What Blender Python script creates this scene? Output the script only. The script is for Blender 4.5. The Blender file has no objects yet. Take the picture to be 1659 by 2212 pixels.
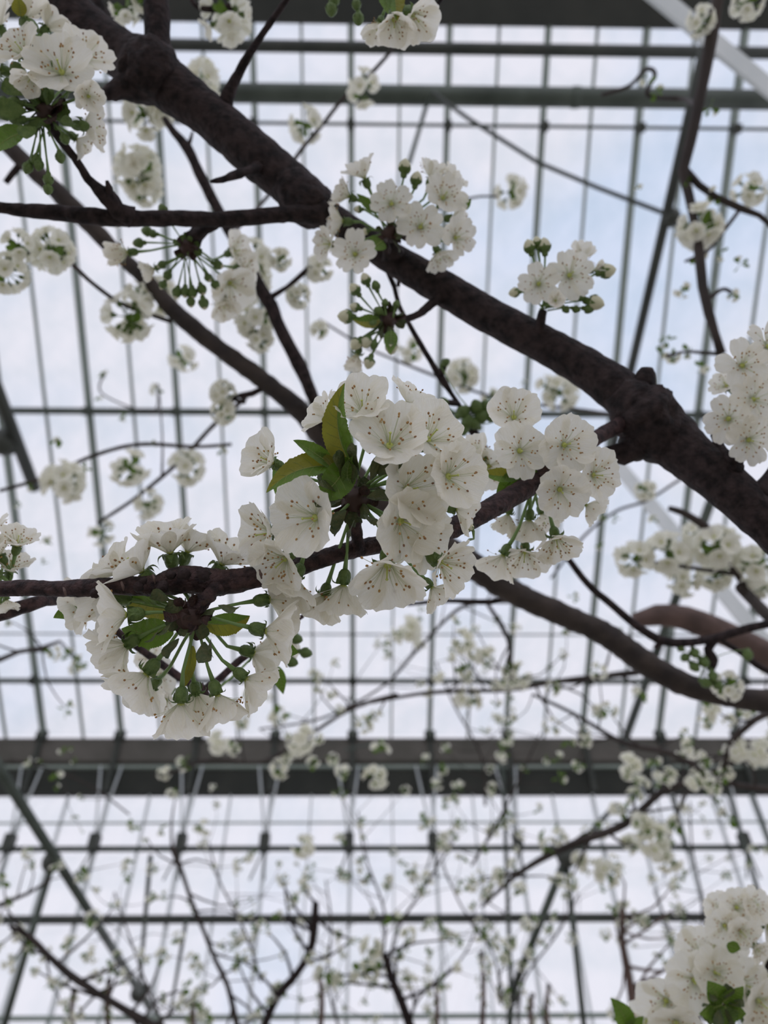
import bpy, math, random
from mathutils import Vector, Matrix, noise
from math import sin, cos, pi, radians, atan2, sqrt
random.seed(7)
C = bpy.context.scene.collection
SC = bpy.context.scene

# ------------------------------------------------------------------ camera
W, H, F = 1659, 2212, 1661.0
PITCH, YAW, ROLL = radians(47.2), radians(-1.324), radians(-0.711)
CAM = Vector((0, 0, 1.6))
_B = Matrix(((1, 0, 0), (0, -sin(PITCH), -cos(PITCH)), (0, cos(PITCH), -sin(PITCH))))
ROT = Matrix.Rotation(YAW, 3, 'Z') @ _B @ Matrix.Rotation(ROLL, 3, 'Z')
cd = bpy.data.cameras.new('camera'); cam = bpy.data.objects.new('camera', cd); C.objects.link(cam)
cam.matrix_world = Matrix.Translation(CAM) @ ROT.to_4x4()
cd.sensor_fit = 'VERTICAL'; cd.sensor_height = 36; cd.lens = 36 * F / H
cd.clip_start = .02; cd.clip_end = 200
cd.dof.use_dof = True; cd.dof.focus_distance = .305; cd.dof.aperture_fstop = 9.5
SC.camera = cam

# ------------------------------------------------------------------ sky, exposure
wd = bpy.data.worlds.new('sky'); SC.world = wd; wd.use_nodes = True
nt = wd.node_tree; nt.nodes.clear()
N = nt.nodes.new; L = nt.links.new
tc = N('ShaderNodeTexCoord'); nz = N('ShaderNodeTexNoise'); cr = N('ShaderNodeValToRGB')
bg = N('ShaderNodeBackground'); wo = N('ShaderNodeOutputWorld'); mp = N('ShaderNodeMapping')
mp.inputs['Scale'].default_value = (1.6, 2.4, 1.0)
mp.inputs['Location'].default_value = (0.35, 0.2, 0.1)
L(tc.outputs['Generated'], mp.inputs[0]); L(mp.outputs[0], nz.inputs[0])
nz.inputs['Scale'].default_value = 1.6; nz.inputs['Detail'].default_value = 5; nz.inputs['Roughness'].default_value = .5
cr.color_ramp.elements[0].position = .34; cr.color_ramp.elements[0].color = (.61, .685, .85, 1)
cr.color_ramp.elements[1].position = .56; cr.color_ramp.elements[1].color = (.765, .765, .85, 1)
sx = N('ShaderNodeSeparateXYZ'); L(tc.outputs['Generated'], sx.inputs[0])
mr = N('ShaderNodeMapRange'); mr.inputs[1].default_value = .35; mr.inputs[2].default_value = .75; mr.inputs[3].default_value = .14; mr.inputs[4].default_value = 0
L(sx.outputs[2], mr.inputs[0]); ad = N('ShaderNodeMath'); ad.operation = 'ADD'; L(nz.outputs[0], ad.inputs[0]); L(mr.outputs[0], ad.inputs[1])
L(ad.outputs[0], cr.inputs[0]); L(cr.outputs[0], bg.inputs[0]); L(bg.outputs[0], wo.inputs[0])
bg.inputs[1].default_value = 1.10
SC.view_settings.view_transform = 'Standard'; SC.view_settings.look = 'None'
SC.view_settings.gamma = 1; SC.view_settings.use_curve_mapping = False
SC.view_settings.exposure = 0.0

# ------------------------------------------------------------------ materials
MATS = {}
def mat(name, col, rough=.6, metal=0.0, col2=None, scale=20, bump=0, bscale=60, transl=0, vein=False, spec=.5, stretch=None, detail=4, bd=.3):
    m = bpy.data.materials.new(name); m.use_nodes = True; t = m.node_tree; t.nodes.clear()
    n = t.nodes.new; l = t.links.new
    out = n('ShaderNodeOutputMaterial'); p = n('ShaderNodeBsdfPrincipled')
    p.inputs['Roughness'].default_value = rough; p.inputs['Metallic'].default_value = metal
    p.inputs['Specular IOR Level'].default_value = spec
    co = n('ShaderNodeTexCoord'); mpn = n('ShaderNodeMapping'); l(co.outputs['Object'], mpn.inputs[0])
    if stretch: mpn.inputs['Scale'].default_value = stretch
    src = None
    if col2:
        z = n('ShaderNodeTexNoise'); z.inputs['Scale'].default_value = scale; z.inputs['Detail'].default_value = detail
        r = n('ShaderNodeValToRGB'); r.color_ramp.elements[0].position = .35; r.color_ramp.elements[1].position = .65
        r.color_ramp.elements[0].color = (*col, 1); r.color_ramp.elements[1].color = (*col2, 1)
        l(mpn.outputs[0], z.inputs[0]); l(z.outputs[0], r.inputs[0]); src = r.outputs[0]
        l(src, p.inputs['Base Color'])
    else: p.inputs['Base Color'].default_value = (*col, 1)
    nrm = None
    if bump:
        z2 = n('ShaderNodeTexNoise'); z2.inputs['Scale'].default_value = bscale; z2.inputs['Detail'].default_value = 6
        b = n('ShaderNodeBump'); b.inputs['Strength'].default_value = bump; b.inputs['Distance'].default_value = bd / bscale
        l(mpn.outputs[0], z2.inputs[0]); l(z2.outputs[0], b.inputs['Height']); nrm = b.outputs[0]
        l(nrm, p.inputs['Normal'])
    sh = p.outputs[0]
    if transl:
        tr = n('ShaderNodeBsdfTranslucent'); mx = n('ShaderNodeMixShader'); mx.inputs[0].default_value = transl
        if src: l(src, tr.inputs[0])
        else: tr.inputs[0].default_value = (*col, 1)
        if nrm: l(nrm, tr.inputs['Normal'])
        l(sh, mx.inputs[1]); l(tr.outputs[0], mx.inputs[2]); sh = mx.outputs[0]
    l(sh, out.inputs[0]); MATS[name] = m; return m
mat('petal', (.94, .91, .80), .55, col2=(.97, .95, .875), scale=3, bump=.3, bscale=6, transl=.52, stretch=(1, 7, 1), spec=.25)
mat('petal_far', (.93, .92, .82), .6, transl=.45)
mat('filament', (.72, .76, .55), .5, transl=.2)
mat('anther', (.50, .30, .09), .7, col2=(.30, .15, .06), scale=3)
mat('anther_dark', (.22, .11, .06), .7, col2=(.45, .26, .09), scale=3)
mat('pistil', (.50, .55, .14), .5)
mat('calyx', (.085, .15, .03), .45, col2=(.14, .21, .05), scale=6, bump=.3, bscale=12, transl=.1)
mat('pedicel', (.20, .32, .10), .45, transl=.15)
mat('leaf', (.085, .16, .015), .4, col2=(.14, .24, .03), scale=60, bump=.5, bscale=260, transl=.45)
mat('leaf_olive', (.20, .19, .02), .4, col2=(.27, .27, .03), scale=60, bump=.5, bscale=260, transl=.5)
mat('leaf_vein', (.33, .40, .12), .45, transl=.3)
mat('bract', (.040, .070, .020), .5, col2=(.085, .095, .03), scale=4, bump=.3, bscale=9, transl=.1)
mat('bud_scale', (.020, .008, .006), .6, col2=(.058, .024, .016), scale=5, bump=.4, bscale=9)
mat('bud_petal', (.78, .76, .55), .55, transl=.3)
mat('bark', (.009, .006, .006), .75, col2=(.042, .028, .027), scale=160, bump=1, bscale=330, spec=.22, bd=.6, detail=8)
mat('bark_red', (.014, .007, .008), .6, col2=(.082, .045, .043), scale=260, bump=1, bscale=700, spec=.3, bd=1.3, detail=8)
mat('bark_far', (.022, .016, .014), .8, col2=(.05, .036, .03), scale=12)
mat('bark_pale', (.075, .048, .040), .8, col2=(.15, .095, .08), scale=25, bump=.8, bscale=90)
mat('bark_sunk', (.020, .014, .012), .8, col2=(.05, .036, .028), scale=40, bump=.8, bscale=120)
mat('steel', (.040, .052, .040), .5, col2=(.09, .11, .09), scale=3, metal=.2)
mat('steel_dark', (.030, .036, .030), .5, col2=(.05, .055, .045), scale=4, metal=.2)
mat('bar', (.24, .29, .25), .5, col2=(.30, .35, .31), scale=3, metal=.1)
mat('aluminium', (.62, .66, .66), .4, col2=(.70, .73, .73), scale=5, metal=.3)
mat('board', (.022, .025, .020), .8, col2=(.034, .036, .029), scale=3)
mat('gutter', (.085, .08, .066), .6, col2=(.12, .11, .095), scale=4, metal=.1)
mat('brick', (.30, .13, .08), .85, col2=(.42, .20, .13), scale=9, bump=.3, bscale=50)
mat('bounce_floor', (.34, .31, .26), .95, col2=(.46, .43, .38), scale=1.5, bump=.5, bscale=12)  # unseen ground, made pale so it bounces light up onto the petals
def glass():
    m = bpy.data.materials.new('glass'); m.use_nodes = True; t = m.node_tree; t.nodes.clear(); n = t.nodes.new; l = t.links.new
    o = n('ShaderNodeOutputMaterial'); a = n('ShaderNodeBsdfTransparent'); g = n('ShaderNodeBsdfGlossy')
    z = n('ShaderNodeTexNoise'); r = n('ShaderNodeValToRGB'); co = n('ShaderNodeTexCoord')
    z.inputs['Scale'].default_value = 2.5; z.inputs['Detail'].default_value = 5
    r.color_ramp.elements[0].color = (.93, .95, .955, 1); r.color_ramp.elements[1].color = (.995, .995, .995, 1)
    r.color_ramp.elements[0].position = .35; r.color_ramp.elements[1].position = .6
    l(co.outputs['Object'], z.inputs[0]); l(z.outputs[0], r.inputs[0]); l(r.outputs[0], a.inputs[0])
    f = n('ShaderNodeFresnel'); f.inputs[0].default_value = 1.3; g.inputs['Roughness'].default_value = .03
    x = n('ShaderNodeMixShader'); l(f.outputs[0], x.inputs[0]); l(a.outputs[0], x.inputs[1]); l(g.outputs[0], x.inputs[2])
    l(x.outputs[0], o.inputs[0]); MATS['glass'] = m
glass()

# ------------------------------------------------------------------ helpers
def P(x, y, d):                       # a point seen at (x, y) of the photograph, d metres in front of the lens plane
    return CAM + ROT @ Vector(((x - W / 2) / F * d, -(y - H / 2) / F * d, -d))
def D(fx, fy, fz):                    # a direction: right, down, towards the viewer
    return (ROT @ Vector((fx, -fy, fz))).normalized()
class MB:
    def __init__(s): s.v = []; s.f = []; s.m = []
    def add(s, vs, fs, m=0):
        o = len(s.v); s.v += [tuple(q) for q in vs]; s.f += [tuple(i + o for i in f) for f in fs]; s.m += [m] * len(fs)
    def xf(s, M): s.v = [tuple(M @ Vector(q)) for q in s.v]; return s
    def join(s, o, M=None):
        k = len(s.v); s.v += [tuple(M @ Vector(q)) if M else q for q in o.v]
        s.f += [tuple(i + k for i in f) for f in o.f]; s.m += o.m
    def mesh(s, name, mats, smooth=True):
        me = bpy.data.meshes.new(name); me.from_pydata(s.v, [], s.f)
        for q in mats: me.materials.append(MATS[q])
        me.polygons.foreach_set('material_index', s.m)
        if smooth: me.polygons.foreach_set('use_smooth', [True] * len(s.f))
        me.update(); return me
def put(name, me, parent=None, M=None):
    o = bpy.data.objects.new(name, me); C.objects.link(o)
    if parent: o.parent = parent; PW = WM[parent.name]
    else: PW = Matrix()
    M = M if M is not None else PW
    o.matrix_basis = PW.inverted() @ M; WM[o.name] = M.copy()
    return o
WM = {}
def build(name, mb, mats, parent=None, smooth=True):   # mb in world coordinates; the origin is moved to the mesh centre
    c = sum((Vector(q) for q in mb.v), Vector()) / max(1, len(mb.v))
    mb.v = [(q[0] - c.x, q[1] - c.y, q[2] - c.z) for q in mb.v]
    return put(name, mb.mesh(name, mats, smooth), parent, Matrix.Translation(c))
def thing(name, label, cat, loc, group=None):
    o = bpy.data.objects.new(name, None); C.objects.link(o); o.location = loc; o.empty_display_size = .05
    WM[o.name] = Matrix.Translation(loc); o['label'] = label; o['category'] = cat
    if group: o['group'] = group
    return o
def cat_rom(pts, step):
    out = []; n = len(pts)
    for i in range(n - 1):
        p0 = pts[max(0, i - 1)]; p1 = pts[i]; p2 = pts[i + 1]; p3 = pts[min(n - 1, i + 2)]
        k = max(1, int((p2[0] - p1[0]).length / step))
        for j in range(k):
            t = j / k
            v = .5 * (2 * p1[0] + (p2[0] - p0[0]) * t + (2 * p0[0] - 5 * p1[0] + 4 * p2[0] - p3[0]) * t * t + (3 * p1[0] - p0[0] - 3 * p2[0] + p3[0]) * t ** 3)
            tt = t * t * (3 - 2 * t)
            out.append((v, p1[1] * (1 - tt) + p2[1] * tt))
    out.append(pts[-1]); return out
def tube(mb, pts, n=8, step=None, rough=0, freq=100, m=0, cap=True, ring=0):
    if step: pts = cat_rom(pts, step)
    up = None; o = len(mb.v); cnt = len(pts)
    for i, (p, r) in enumerate(pts):
        t = (pts[min(cnt - 1, i + 1)][0] - pts[max(0, i - 1)][0]).normalized()
        if up is None: up = t.orthogonal().normalized()
        up = (up - t * up.dot(t)).normalized(); sd = t.cross(up)
        if ring: r *= 1 + ring * noise.noise(p * freq * 1.7 + Vector((9, 9, 9)))
        for k in range(n):
            a = 2 * pi * k / n; q = up * cos(a) + sd * sin(a)
            rr = r
            if rough:
                w = p + q * r
                rr *= 1 + rough * (noise.noise(w * freq) + .5 * noise.noise(w * freq * 2.6))
            mb.v.append(tuple(p + q * rr))
    for i in range(cnt - 1):
        for k in range(n):
            a = o + i * n + k; b = o + i * n + (k + 1) % n
            mb.f.append((a, b, b + n, a + n)); mb.m.append(m)
    if cap:
        mb.f.append(tuple(o + k for k in range(n))[::-1]); mb.m.append(m)
        mb.f.append(tuple(o + (cnt - 1) * n + k for k in range(n))); mb.m.append(m)
def px(path):                         # [(x, y, width px, depth)] -> world points and radii
    return [(P(x, y, d), w / 2 * d / F) for x, y, w, d in path]
def wood(name, path, parent, mats=('bark',), n=12, step=.003, rough=.10, freq=90, ring=.0, label=None):
    mb = MB(); tube(mb, px(path), n, step, rough, freq, ring=ring)
    o = build(name, mb, mats, parent)
    if label: o['label'] = label
    return o
def box(mb, a, b, m=0):
    x0, y0, z0 = a; x1, y1, z1 = b
    mb.add([(x0, y0, z0), (x1, y0, z0), (x1, y1, z0), (x0, y1, z0), (x0, y0, z1), (x1, y0, z1), (x1, y1, z1), (x0, y1, z1)],
           [(0, 3, 2, 1), (4, 5, 6, 7), (0, 1, 5, 4), (1, 2, 6, 5), (2, 3, 7, 6), (3, 0, 4, 7)], m)

# ------------------------------------------------------------------ flower meshes (flower radius 1, facing +z)
def petal_mb(seed, nu=12, nv=10, cup=.20, wid=.50, ruf=.035, m=0):
    rs = random.Random(seed); a1, a2, a3 = [rs.uniform(0, 6.3) for _ in range(3)]; nt_ = rs.uniform(.03, .11)
    sk = rs.uniform(-.06, .06); mb = MB(); vs = []
    for i in range(nu + 1):
        u = i / nu
        for j in range(nv + 1):
            v = -1 + 2 * j / nv
            w = wid * (.16 + .84 * sin(min(1, u / .66) * pi / 2) ** 1.15) * (1 if u < .66 else sqrt(max(0, 1 - ((u - .66) / .56) ** 2)))
            edge = 1 - nt_ * max(0, 1 - abs(v) * 3.6) - .018 * (1 + sin(v * 9 + a1)) * (u ** 3)
            x = .05 + (u * .95) * (1 - .06 * v * v * u) * (edge if u > .6 else 1 - (1 - edge) * (u / .6) ** 2)
            y = w * v + sk * u * u
            z = cup * (u ** 1.5) * .8 - cup * 1.1 * max(0, u - .6) ** 1.5 * 1.6 + .18 * v * v * w \
                + ruf * (u ** 2.2) * (sin(v * 5 + a2) + .45 * sin(v * 11 + a3)) + .02 * sin(u * 9 + a3) * v
            vs.append((x, y, z))
    fs = [(i * (nv + 1) + j, i * (nv + 1) + j + 1, (i + 1) * (nv + 1) + j + 1, (i + 1) * (nv + 1) + j) for i in range(nu) for j in range(nv)]
    mb.add(vs, [f[::-1] for f in fs], m); return mb
PETALN = [petal_mb(30 + i, wid=[.38, .43, .40, .36, .42, .45][i]).mesh('petal', ['petal']) for i in range(6)]
PETAL = [petal_mb(i, wid=[.49, .54, .51, .46, .53, .50, .56, .48][i]).mesh('petal', ['petal']) for i in range(8)]
def blob(mb, c, r, m=0, n=5, rings=3, ax=Vector((0, 0, 1)), el=1.0):
    ax = ax.normalized(); a = ax.orthogonal().normalized(); b = ax.cross(a); vs = [c - ax * r * el]
    for i in range(1, rings + 1):
        t = pi * i / (rings + 1)
        for k in range(n):
            q = 2 * pi * k / n; vs.append(c - ax * r * el * cos(t) + (a * cos(q) + b * sin(q)) * r * sin(t))
    vs.append(c + ax * r * el); fs = []; e = len(vs) - 1
    for k in range(n):
        fs.append((0, 1 + (k + 1) % n, 1 + k))
        for i in range(rings - 1):
            p = 1 + i * n; fs.append((p + k, p + (k + 1) % n, p + n + (k + 1) % n, p + n + k))
        p = 1 + (rings - 1) * n; fs.append((p + k, p + (k + 1) % n, e))
    mb.add(vs, fs, m)
def stamens_mesh(seed, cnt=27, spread=1.0, far=False):
    rs = random.Random(seed); mb = MB()
    for i in range(cnt):
        a = 2.4 * i + rs.uniform(-.3, .3); el = radians(rs.uniform(18, 66)) * spread; ln = rs.uniform(.38, .66)
        d0 = Vector((cos(a) * .08, sin(a) * .08, .04)); bend = rs.uniform(-.04, .07); pts = []
        for k in range(4):
            t = k / 3; e = el * (.75 + .35 * t)
            pts.append((d0 + Vector((cos(a) * sin(e), sin(a) * sin(e), cos(e))) * ln * t + Vector((-sin(a), cos(a), 0)) * bend * t * t, .0085 - .003 * t))
        tube(mb, pts, 3 if far else 4, cap=False); blob(mb, pts[-1][0], rs.uniform(.024, .033), 1 if rs.random() < .6 else 2, 5, 2, pts[-1][0] - pts[-2][0], 1.25)
    blob(mb, Vector((0, 0, .05)), .10, 3, 8, 3, el=.6)
    return mb.mesh('stamens', ['filament', 'anther', 'anther_dark', 'pistil'])
STAM = [stamens_mesh(i, spread=.75 + .12 * i) for i in range(4)]
def pistil_mesh():
    mb = MB(); tube(mb, [(Vector((0, 0, .03)), .035), (Vector((.01, 0, .12)), .022), (Vector((.02, .01, .42)), .016)], 6)
    blob(mb, Vector((.02, .01, .44)), .036, 0, 6, 3, el=.6); return mb.mesh('pistil', ['pistil'])
PIST = pistil_mesh()
def calyx_mb(seed=0, reflex=1.0):
    mb = MB(); prof = [(-.40, .045), (-.37, .10), (-.30, .150), (-.20, .170), (-.10, .160), (-.03, .165), (.0, .15), (-.01, .05)]
    n = 15; vs = []
    for z, r in prof:
        for k in range(n):
            a = 2 * pi * k / n; vs.append((r * cos(a) * (1 + .05 * cos(5 * a)), r * sin(a) * (1 + .05 * cos(5 * a)), z))
    mb.add(vs, [(i * n + k, i * n + (k + 1) % n, (i + 1) * n + (k + 1) % n, (i + 1) * n + k) for i in range(len(prof) - 1) for k in range(n)])
    for k in range(5):               # reflexed sepals
        a = 2 * pi * k / 5 + .6; ca, sa = cos(a), sin(a); vs = []
        for i in range(6):
            t = i / 5; w = .085 * (1 - t ** 1.6) * (1 + .15 * sin(t * 20)); rr = .15 + .17 * sin(t * 1.9) * reflex; z = -.02 + .03 * t - .24 * t * t * reflex
            for j in (-1, 0, 1): vs.append((rr * ca - w * j * sa, rr * sa + w * j * ca, z + (.02 if j else 0)))
        mb.add(vs, [(i * 3 + j, i * 3 + j + 1, i * 3 + j + 4, i * 3 + j + 3) for i in range(5) for j in (0, 1)])
    return mb
CAL = [calyx_mb(0, 1.0).mesh('flower', ['calyx']), calyx_mb(0, .5).mesh('flower', ['calyx'])]
def frame(z, spin):
    z = z.normalized(); x = z.orthogonal().normalized(); y = z.cross(x)
    return (Matrix((x, y, z)).transposed() @ Matrix.Rotation(spin, 3, 'Z')).to_4x4()
RF = random.Random(11)
NARROW = False
def flower(parent, cx, cy, R, face, d, spur=None, tilt=None, stam=None, spin=None, drop=0):
    """one open blossom: calyx with petals, stamens, pistil and pedicel as its sub-parts"""
    fd = D(*face); s = R * d / F * 1.01; c = P(cx, cy, d)
    M = Matrix.Translation(c) @ frame(fd, RF.uniform(0, 6.3) if spin is None else spin) @ Matrix.Scale(s, 4)
    fo = put('flower', RF.choice(CAL), parent, M)
    tilt = RF.uniform(12, 26) if tilt is None else tilt
    for k in range(5):
        if k < drop: continue
        pm = Matrix.Rotation(2 * pi * k / 5 + RF.uniform(-.10, .10), 4, 'Z') @ Matrix.Rotation(-radians(tilt + RF.uniform(-8, 8)), 4, 'Y') \
            @ Matrix.Rotation(RF.uniform(-.16, .16), 4, 'X') @ Matrix.Translation((0, 0, .012 * (k % 2)))
        sc = RF.uniform(.94, 1.06)
        put('petal', RF.choice(PETALN if NARROW else PETAL), fo, M @ pm @ Matrix.Scale(sc, 4))
    put('stamens', RF.choice(STAM) if stam is None else STAM[stam], fo, M @ Matrix.Rotation(RF.uniform(0, 6), 4, 'Z'))
    put('pistil', PIST, fo, M)
    if spur:
        a = M @ Vector((0, 0, -.38)); b = P(*spur) if not isinstance(spur, Vector) else spur
        b = b + Vector((RF.uniform(-1, 1), RF.uniform(-1, 1), RF.uniform(-1, 1))) * .0025
        ln = (a - b).length; mid1 = a - fd * ln * .22; mid2 = b.lerp(a, .4) - fd * ln * .04 + Vector((0, 0, .02)) * ln
        mb = MB(); tube(mb, [(b, .00075), (mid2, .00065), (mid1, .0007), (a, .0011)], 6, .004)
        build('pedicel', mb, ['pedicel'], fo)
    return fo
def bud(parent, x, y, R, face, d, spur=None, green=.45):
    """closed bud: pale petal ball above a green calyx"""
    fd = D(*face); s = R * d / F; mb = MB(); n = 10; prof = []
    for i in range(9):
        t = i / 8; z = -1.3 + 2.5 * t; r = (.34 + .12 * sin(t * 9)) if t < .32 else .88 * sin(pi * (t - .02) ** .9) ** .7 + .02
        prof.append((z, max(.02, r if t < .99 else .02)))
    vs = [(r * cos(2 * pi * k / n), r * sin(2 * pi * k / n), z) for z, r in prof for k in range(n)]
    for i in range(8):
        mb.add([], [], 0)
    o = len(mb.v); mb.v += vs
    for i in range(8):
        for k in range(n):
            mb.f.append((i * n + k, i * n + (k + 1) % n, (i + 1) * n + (k + 1) % n, (i + 1) * n + k)); mb.m.append(0 if i / 8 < green else 1)
    for k in range(5):
        a = 2 * pi * k / 5; b = MB(); vs = []
        for i in range(5):
            t = i / 4; w = .28 * (1 - t ** 2); q = .55 + .42 * sin(t * 1.9)
            for j in (-1, 0, 1): vs.append((q * cos(a) - w * j * sin(a), q * sin(a) + w * j * cos(a), -.75 + t * 1.05))
        mb.add(vs, [(i * 3 + j, i * 3 + j + 1, i * 3 + j + 4, i * 3 + j + 3) for i in range(4) for j in (0, 1)], 0)
    M = Matrix.Translation(P(x, y, d)) @ frame(fd, RF.uniform(0, 6)) @ Matrix.Scale(s, 4)
    bo = put('flower_bud', mb.mesh('flower_bud', ['calyx', 'bud_petal']), parent, M)
    if spur:
        a = M @ Vector((0, 0, -1.25)); b = P(*spur) + Vector((RF.uniform(-1, 1), RF.uniform(-1, 1), RF.uniform(-1, 1))) * .003
        mb = MB(); tube(mb, [(b, .0006), (b.lerp(a, .5) - fd * .002, .0004), (a, .0007)], 5, .005)
        build('pedicel', mb, ['pedicel'], bo)
    return bo
def leaf(parent, bx, by, tx, ty, wpx, d0, d1, nrm=(0, 0, 1), bend=(0, 0), fold=.35, mats=('leaf', 'leaf'), droop=0, name='leaf', teeth=26):
    """serrated leaf from base to tip, folded along its midrib"""
    a, b = P(bx, by, d0), P(tx, ty, d1); ln = (b - a).length; nn = D(*nrm)
    off = ROT @ Vector((bend[0], -bend[1], 0)) * ((d0 + d1) / 2 / F); hw = wpx / 2 * (d0 + d1) / 2 / F
    mb = MB(); nu, nv = 52, 4; vs = []; sm = []
    for i in range(nu + 1):
        t = i / nu; c = a.lerp(b, t) + off * (4 * t * (1 - t)) - nn * droop * ln * t * t
        ax = ((b - a) + off * 4 * (1 - 2 * t) - nn * droop * ln * 2 * t).normalized(); sd = ax.cross(nn).normalized(); up = sd.cross(ax)
        w = hw * (sin(pi * min(1, t * .97 + .03) ** .85) ** .85) * (1 - .25 * t) * 1.12
        for j in range(-nv, nv + 1):
            v = j / nv; ww = w * v
            if abs(j) == nv: ww *= 1 + .12 * ((t * teeth) % 1)
            q = c + sd * ww + up * (abs(v) * w * fold + .03 * w * sin(t * 40 + abs(v) * 3) * abs(v))
            vs.append(q)
    k = 2 * nv + 1; mb.v = [tuple(q) for q in vs]
    for i in range(nu):
        for j in range(2 * nv):
            mb.f.append((i * k + j, i * k + j + 1, (i + 1) * k + j + 1, (i + 1) * k + j)); mb.m.append(0 if j < nv else 1)
    ribs = [(vs[i * k + nv] + nn * hw * .01, hw * .05 * (1.1 - i / nu)) for i in range(0, nu + 1, 4)]
    tube(mb, ribs, 5, m=2)
    for s in (-1, 1):                # side veins
        for i in range(6, nu - 6, 6):
            j1 = min(nu, i + 5)
            tube(mb, [(vs[i * k + nv], hw * .02), (vs[(i + 3) * k + nv + 2 * s], hw * .018), (vs[j1 * k + nv + 3 * s], hw * .012)], 3, m=2, cap=False)
    return build(name, mb, [mats[0], mats[1], 'leaf_vein'], parent)
def bract(parent, x, y, d, length, face, m='bract', name='bract'):
    mb = petal_mb(int(x * 7 + y), 6, 5, .5, .34, .02)
    M = Matrix.Translation(P(x, y, d)) @ (frame(D(*face), 0) @ Matrix.Rotation(-pi / 2, 4, 'Y')) @ Matrix.Rotation(RF.uniform(-3, 3), 4, 'X') @ Matrix.Scale(length * d / F, 4)
    return put(name, mb.mesh(name, [m]), parent, M)
def spurknot(parent, x, y, d, rpx, nb, m='bract', m2='bud_scale', ln=1.6):
    """the woody tip a cluster grows from, ringed by bud scales and bracts"""
    mb = MB(); blob(mb, P(x, y, d), rpx * d / F * .8, 0, 10, 6)
    mb.v = [tuple(Vector(q) + (Vector(q) - P(x, y, d)) * .35 * noise.noise(Vector(q) * 400)) for q in mb.v]
    build('spur_tip', mb, ['bud_scale'], parent)
    for i in range(nb):
        a = 2.4 * i; z = RF.uniform(-.1, .8); fx, fy = cos(a), sin(a); r = rpx * .35
        bract(parent, x + fx * r, y + fy * r, d - z * rpx * d / F * .6, rpx * ln * RF.uniform(.6, 1), (fx, fy, z), m if i % 3 else m2, 'bract' if i % 3 else 'bud_scale')

# ------------------------------------------------------------------ light flowers for clusters farther off
def low_flower(seed, far=False):
    mb = MB(); nu, nv = (3, 2) if far else (5, 4)
    rs = random.Random(seed)
    for k in range(5):
        p = petal_mb(seed * 5 + k, nu, nv, .2, .5, .05)
        mb.join(p, Matrix.Rotation(2 * pi * k / 5, 4, 'Z') @ Matrix.Rotation(-radians(rs.uniform(14, 38)), 4, 'Y'))
    if far:
        blob(mb, Vector((0, 0, .12)), .17, 1, 5, 2); blob(mb, Vector((0, 0, -.15)), .17, 2, 5, 2, el=1.4)
    else:
        blob(mb, Vector((0, 0, .1)), .13, 1, 6, 3)
        for i in range(14):
            a = 2.4 * i; e = rs.uniform(.3, 1.1); q = Vector((cos(a) * sin(e), sin(a) * sin(e), cos(e))) * rs.uniform(.3, .5)
            blob(mb, q, .03, 3, 4, 1)
        mb.join(calyx_mb(0, .9)); k0 = len(mb.m)
    return mb
def low_mesh(seed):
    mb = low_flower(seed); n5 = 5 * 20; nm = len(calyx_mb().m)
    mb.m = mb.m[:-nm] + [2] * nm
    return mb.mesh('flower', ['petal_far', 'pistil', 'calyx', 'anther'])
LOWF = [low_mesh(i) for i in range(5)]
FARF = [low_flower(20 + i, True) for i in range(4)]
RC = random.Random(5)
def small_leaf_mb():
    mb = petal_mb(3, 5, 3, .25, .26, .02); return mb
SL = small_leaf_mb()
def ball(parent, x, y, R, d, n=13, toward=None, gap=None, leaves=3):
    """a blossom cluster at middle distance: hub with pedicels, each flower a sub-part"""
    c = P(x, y, d); rad = R * d / F; fr = rad * .50; mb = MB(); blob(mb, c, rad * .16, 0, 6, 3); dirs = []
    for i in range(n):
        z = 1 - 2 * (i + .5) / n; a = 2.4 * i + RC.uniform(-.3, .3); q = Vector((sqrt(1 - z * z) * cos(a), sqrt(1 - z * z) * sin(a), z))
        q = (q + Vector((RC.uniform(-.25, .25), RC.uniform(-.25, .25), RC.uniform(-.25, .25)))).normalized()
        if gap is not None and q.dot(D(*gap)) > .45: continue
        dirs.append(q); e = c + q * rad * RC.uniform(.55, .72); tube(mb, [(c, rad * .02), (e, rad * .02)], 4, cap=False); dirs[-1] = (q, e)
    for i in range(leaves):
        q = Vector((RC.uniform(-1, 1), RC.uniform(-1, 1), RC.uniform(-1, 1))).normalized()
        mb.join(SL, Matrix.Translation(c) @ frame(q, 0) @ Matrix.Rotation(-pi / 2, 4, 'Y') @ Matrix.Scale(rad * RC.uniform(.5, .9), 4))
    o = build('blossom_cluster', mb, ['leaf'], parent)
    for q, e in dirs:
        put('flower', RC.choice(LOWF), o, Matrix.Translation(e) @ frame(q, RC.uniform(0, 6)) @ Matrix.Scale(fr, 4))
    return o
def far_cluster_mesh(seed, n, nl, spread=.9):
    rs = random.Random(seed); mb = MB(); mb2 = MB()
    for i in range(n):
        q = Vector((rs.gauss(0, 1), rs.gauss(0, 1), rs.gauss(0, .8))).normalized()
        f = FARF[i % 4]; mb.join(f, Matrix.Translation(q * spread * rs.uniform(.35, .7)) @ frame(q, rs.uniform(0, 6)) @ Matrix.Scale(.42, 4))
    for i in range(nl):
        q = Vector((rs.gauss(0, 1), rs.gauss(0, 1), rs.gauss(0, .8))).normalized(); k = len(mb.m)
        mb.join(SL, Matrix.Translation(q * .1) @ frame(q, rs.uniform(0, 6)) @ Matrix.Rotation(-pi / 2, 4, 'Y') @ Matrix.Scale(rs.uniform(.5, 1.0), 4))
        mb.m = mb.m[:k] + [3] * (len(mb.m) - k)
    return mb.mesh('blossom_cluster', ['petal_far', 'pistil', 'calyx', 'leaf'])
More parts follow.
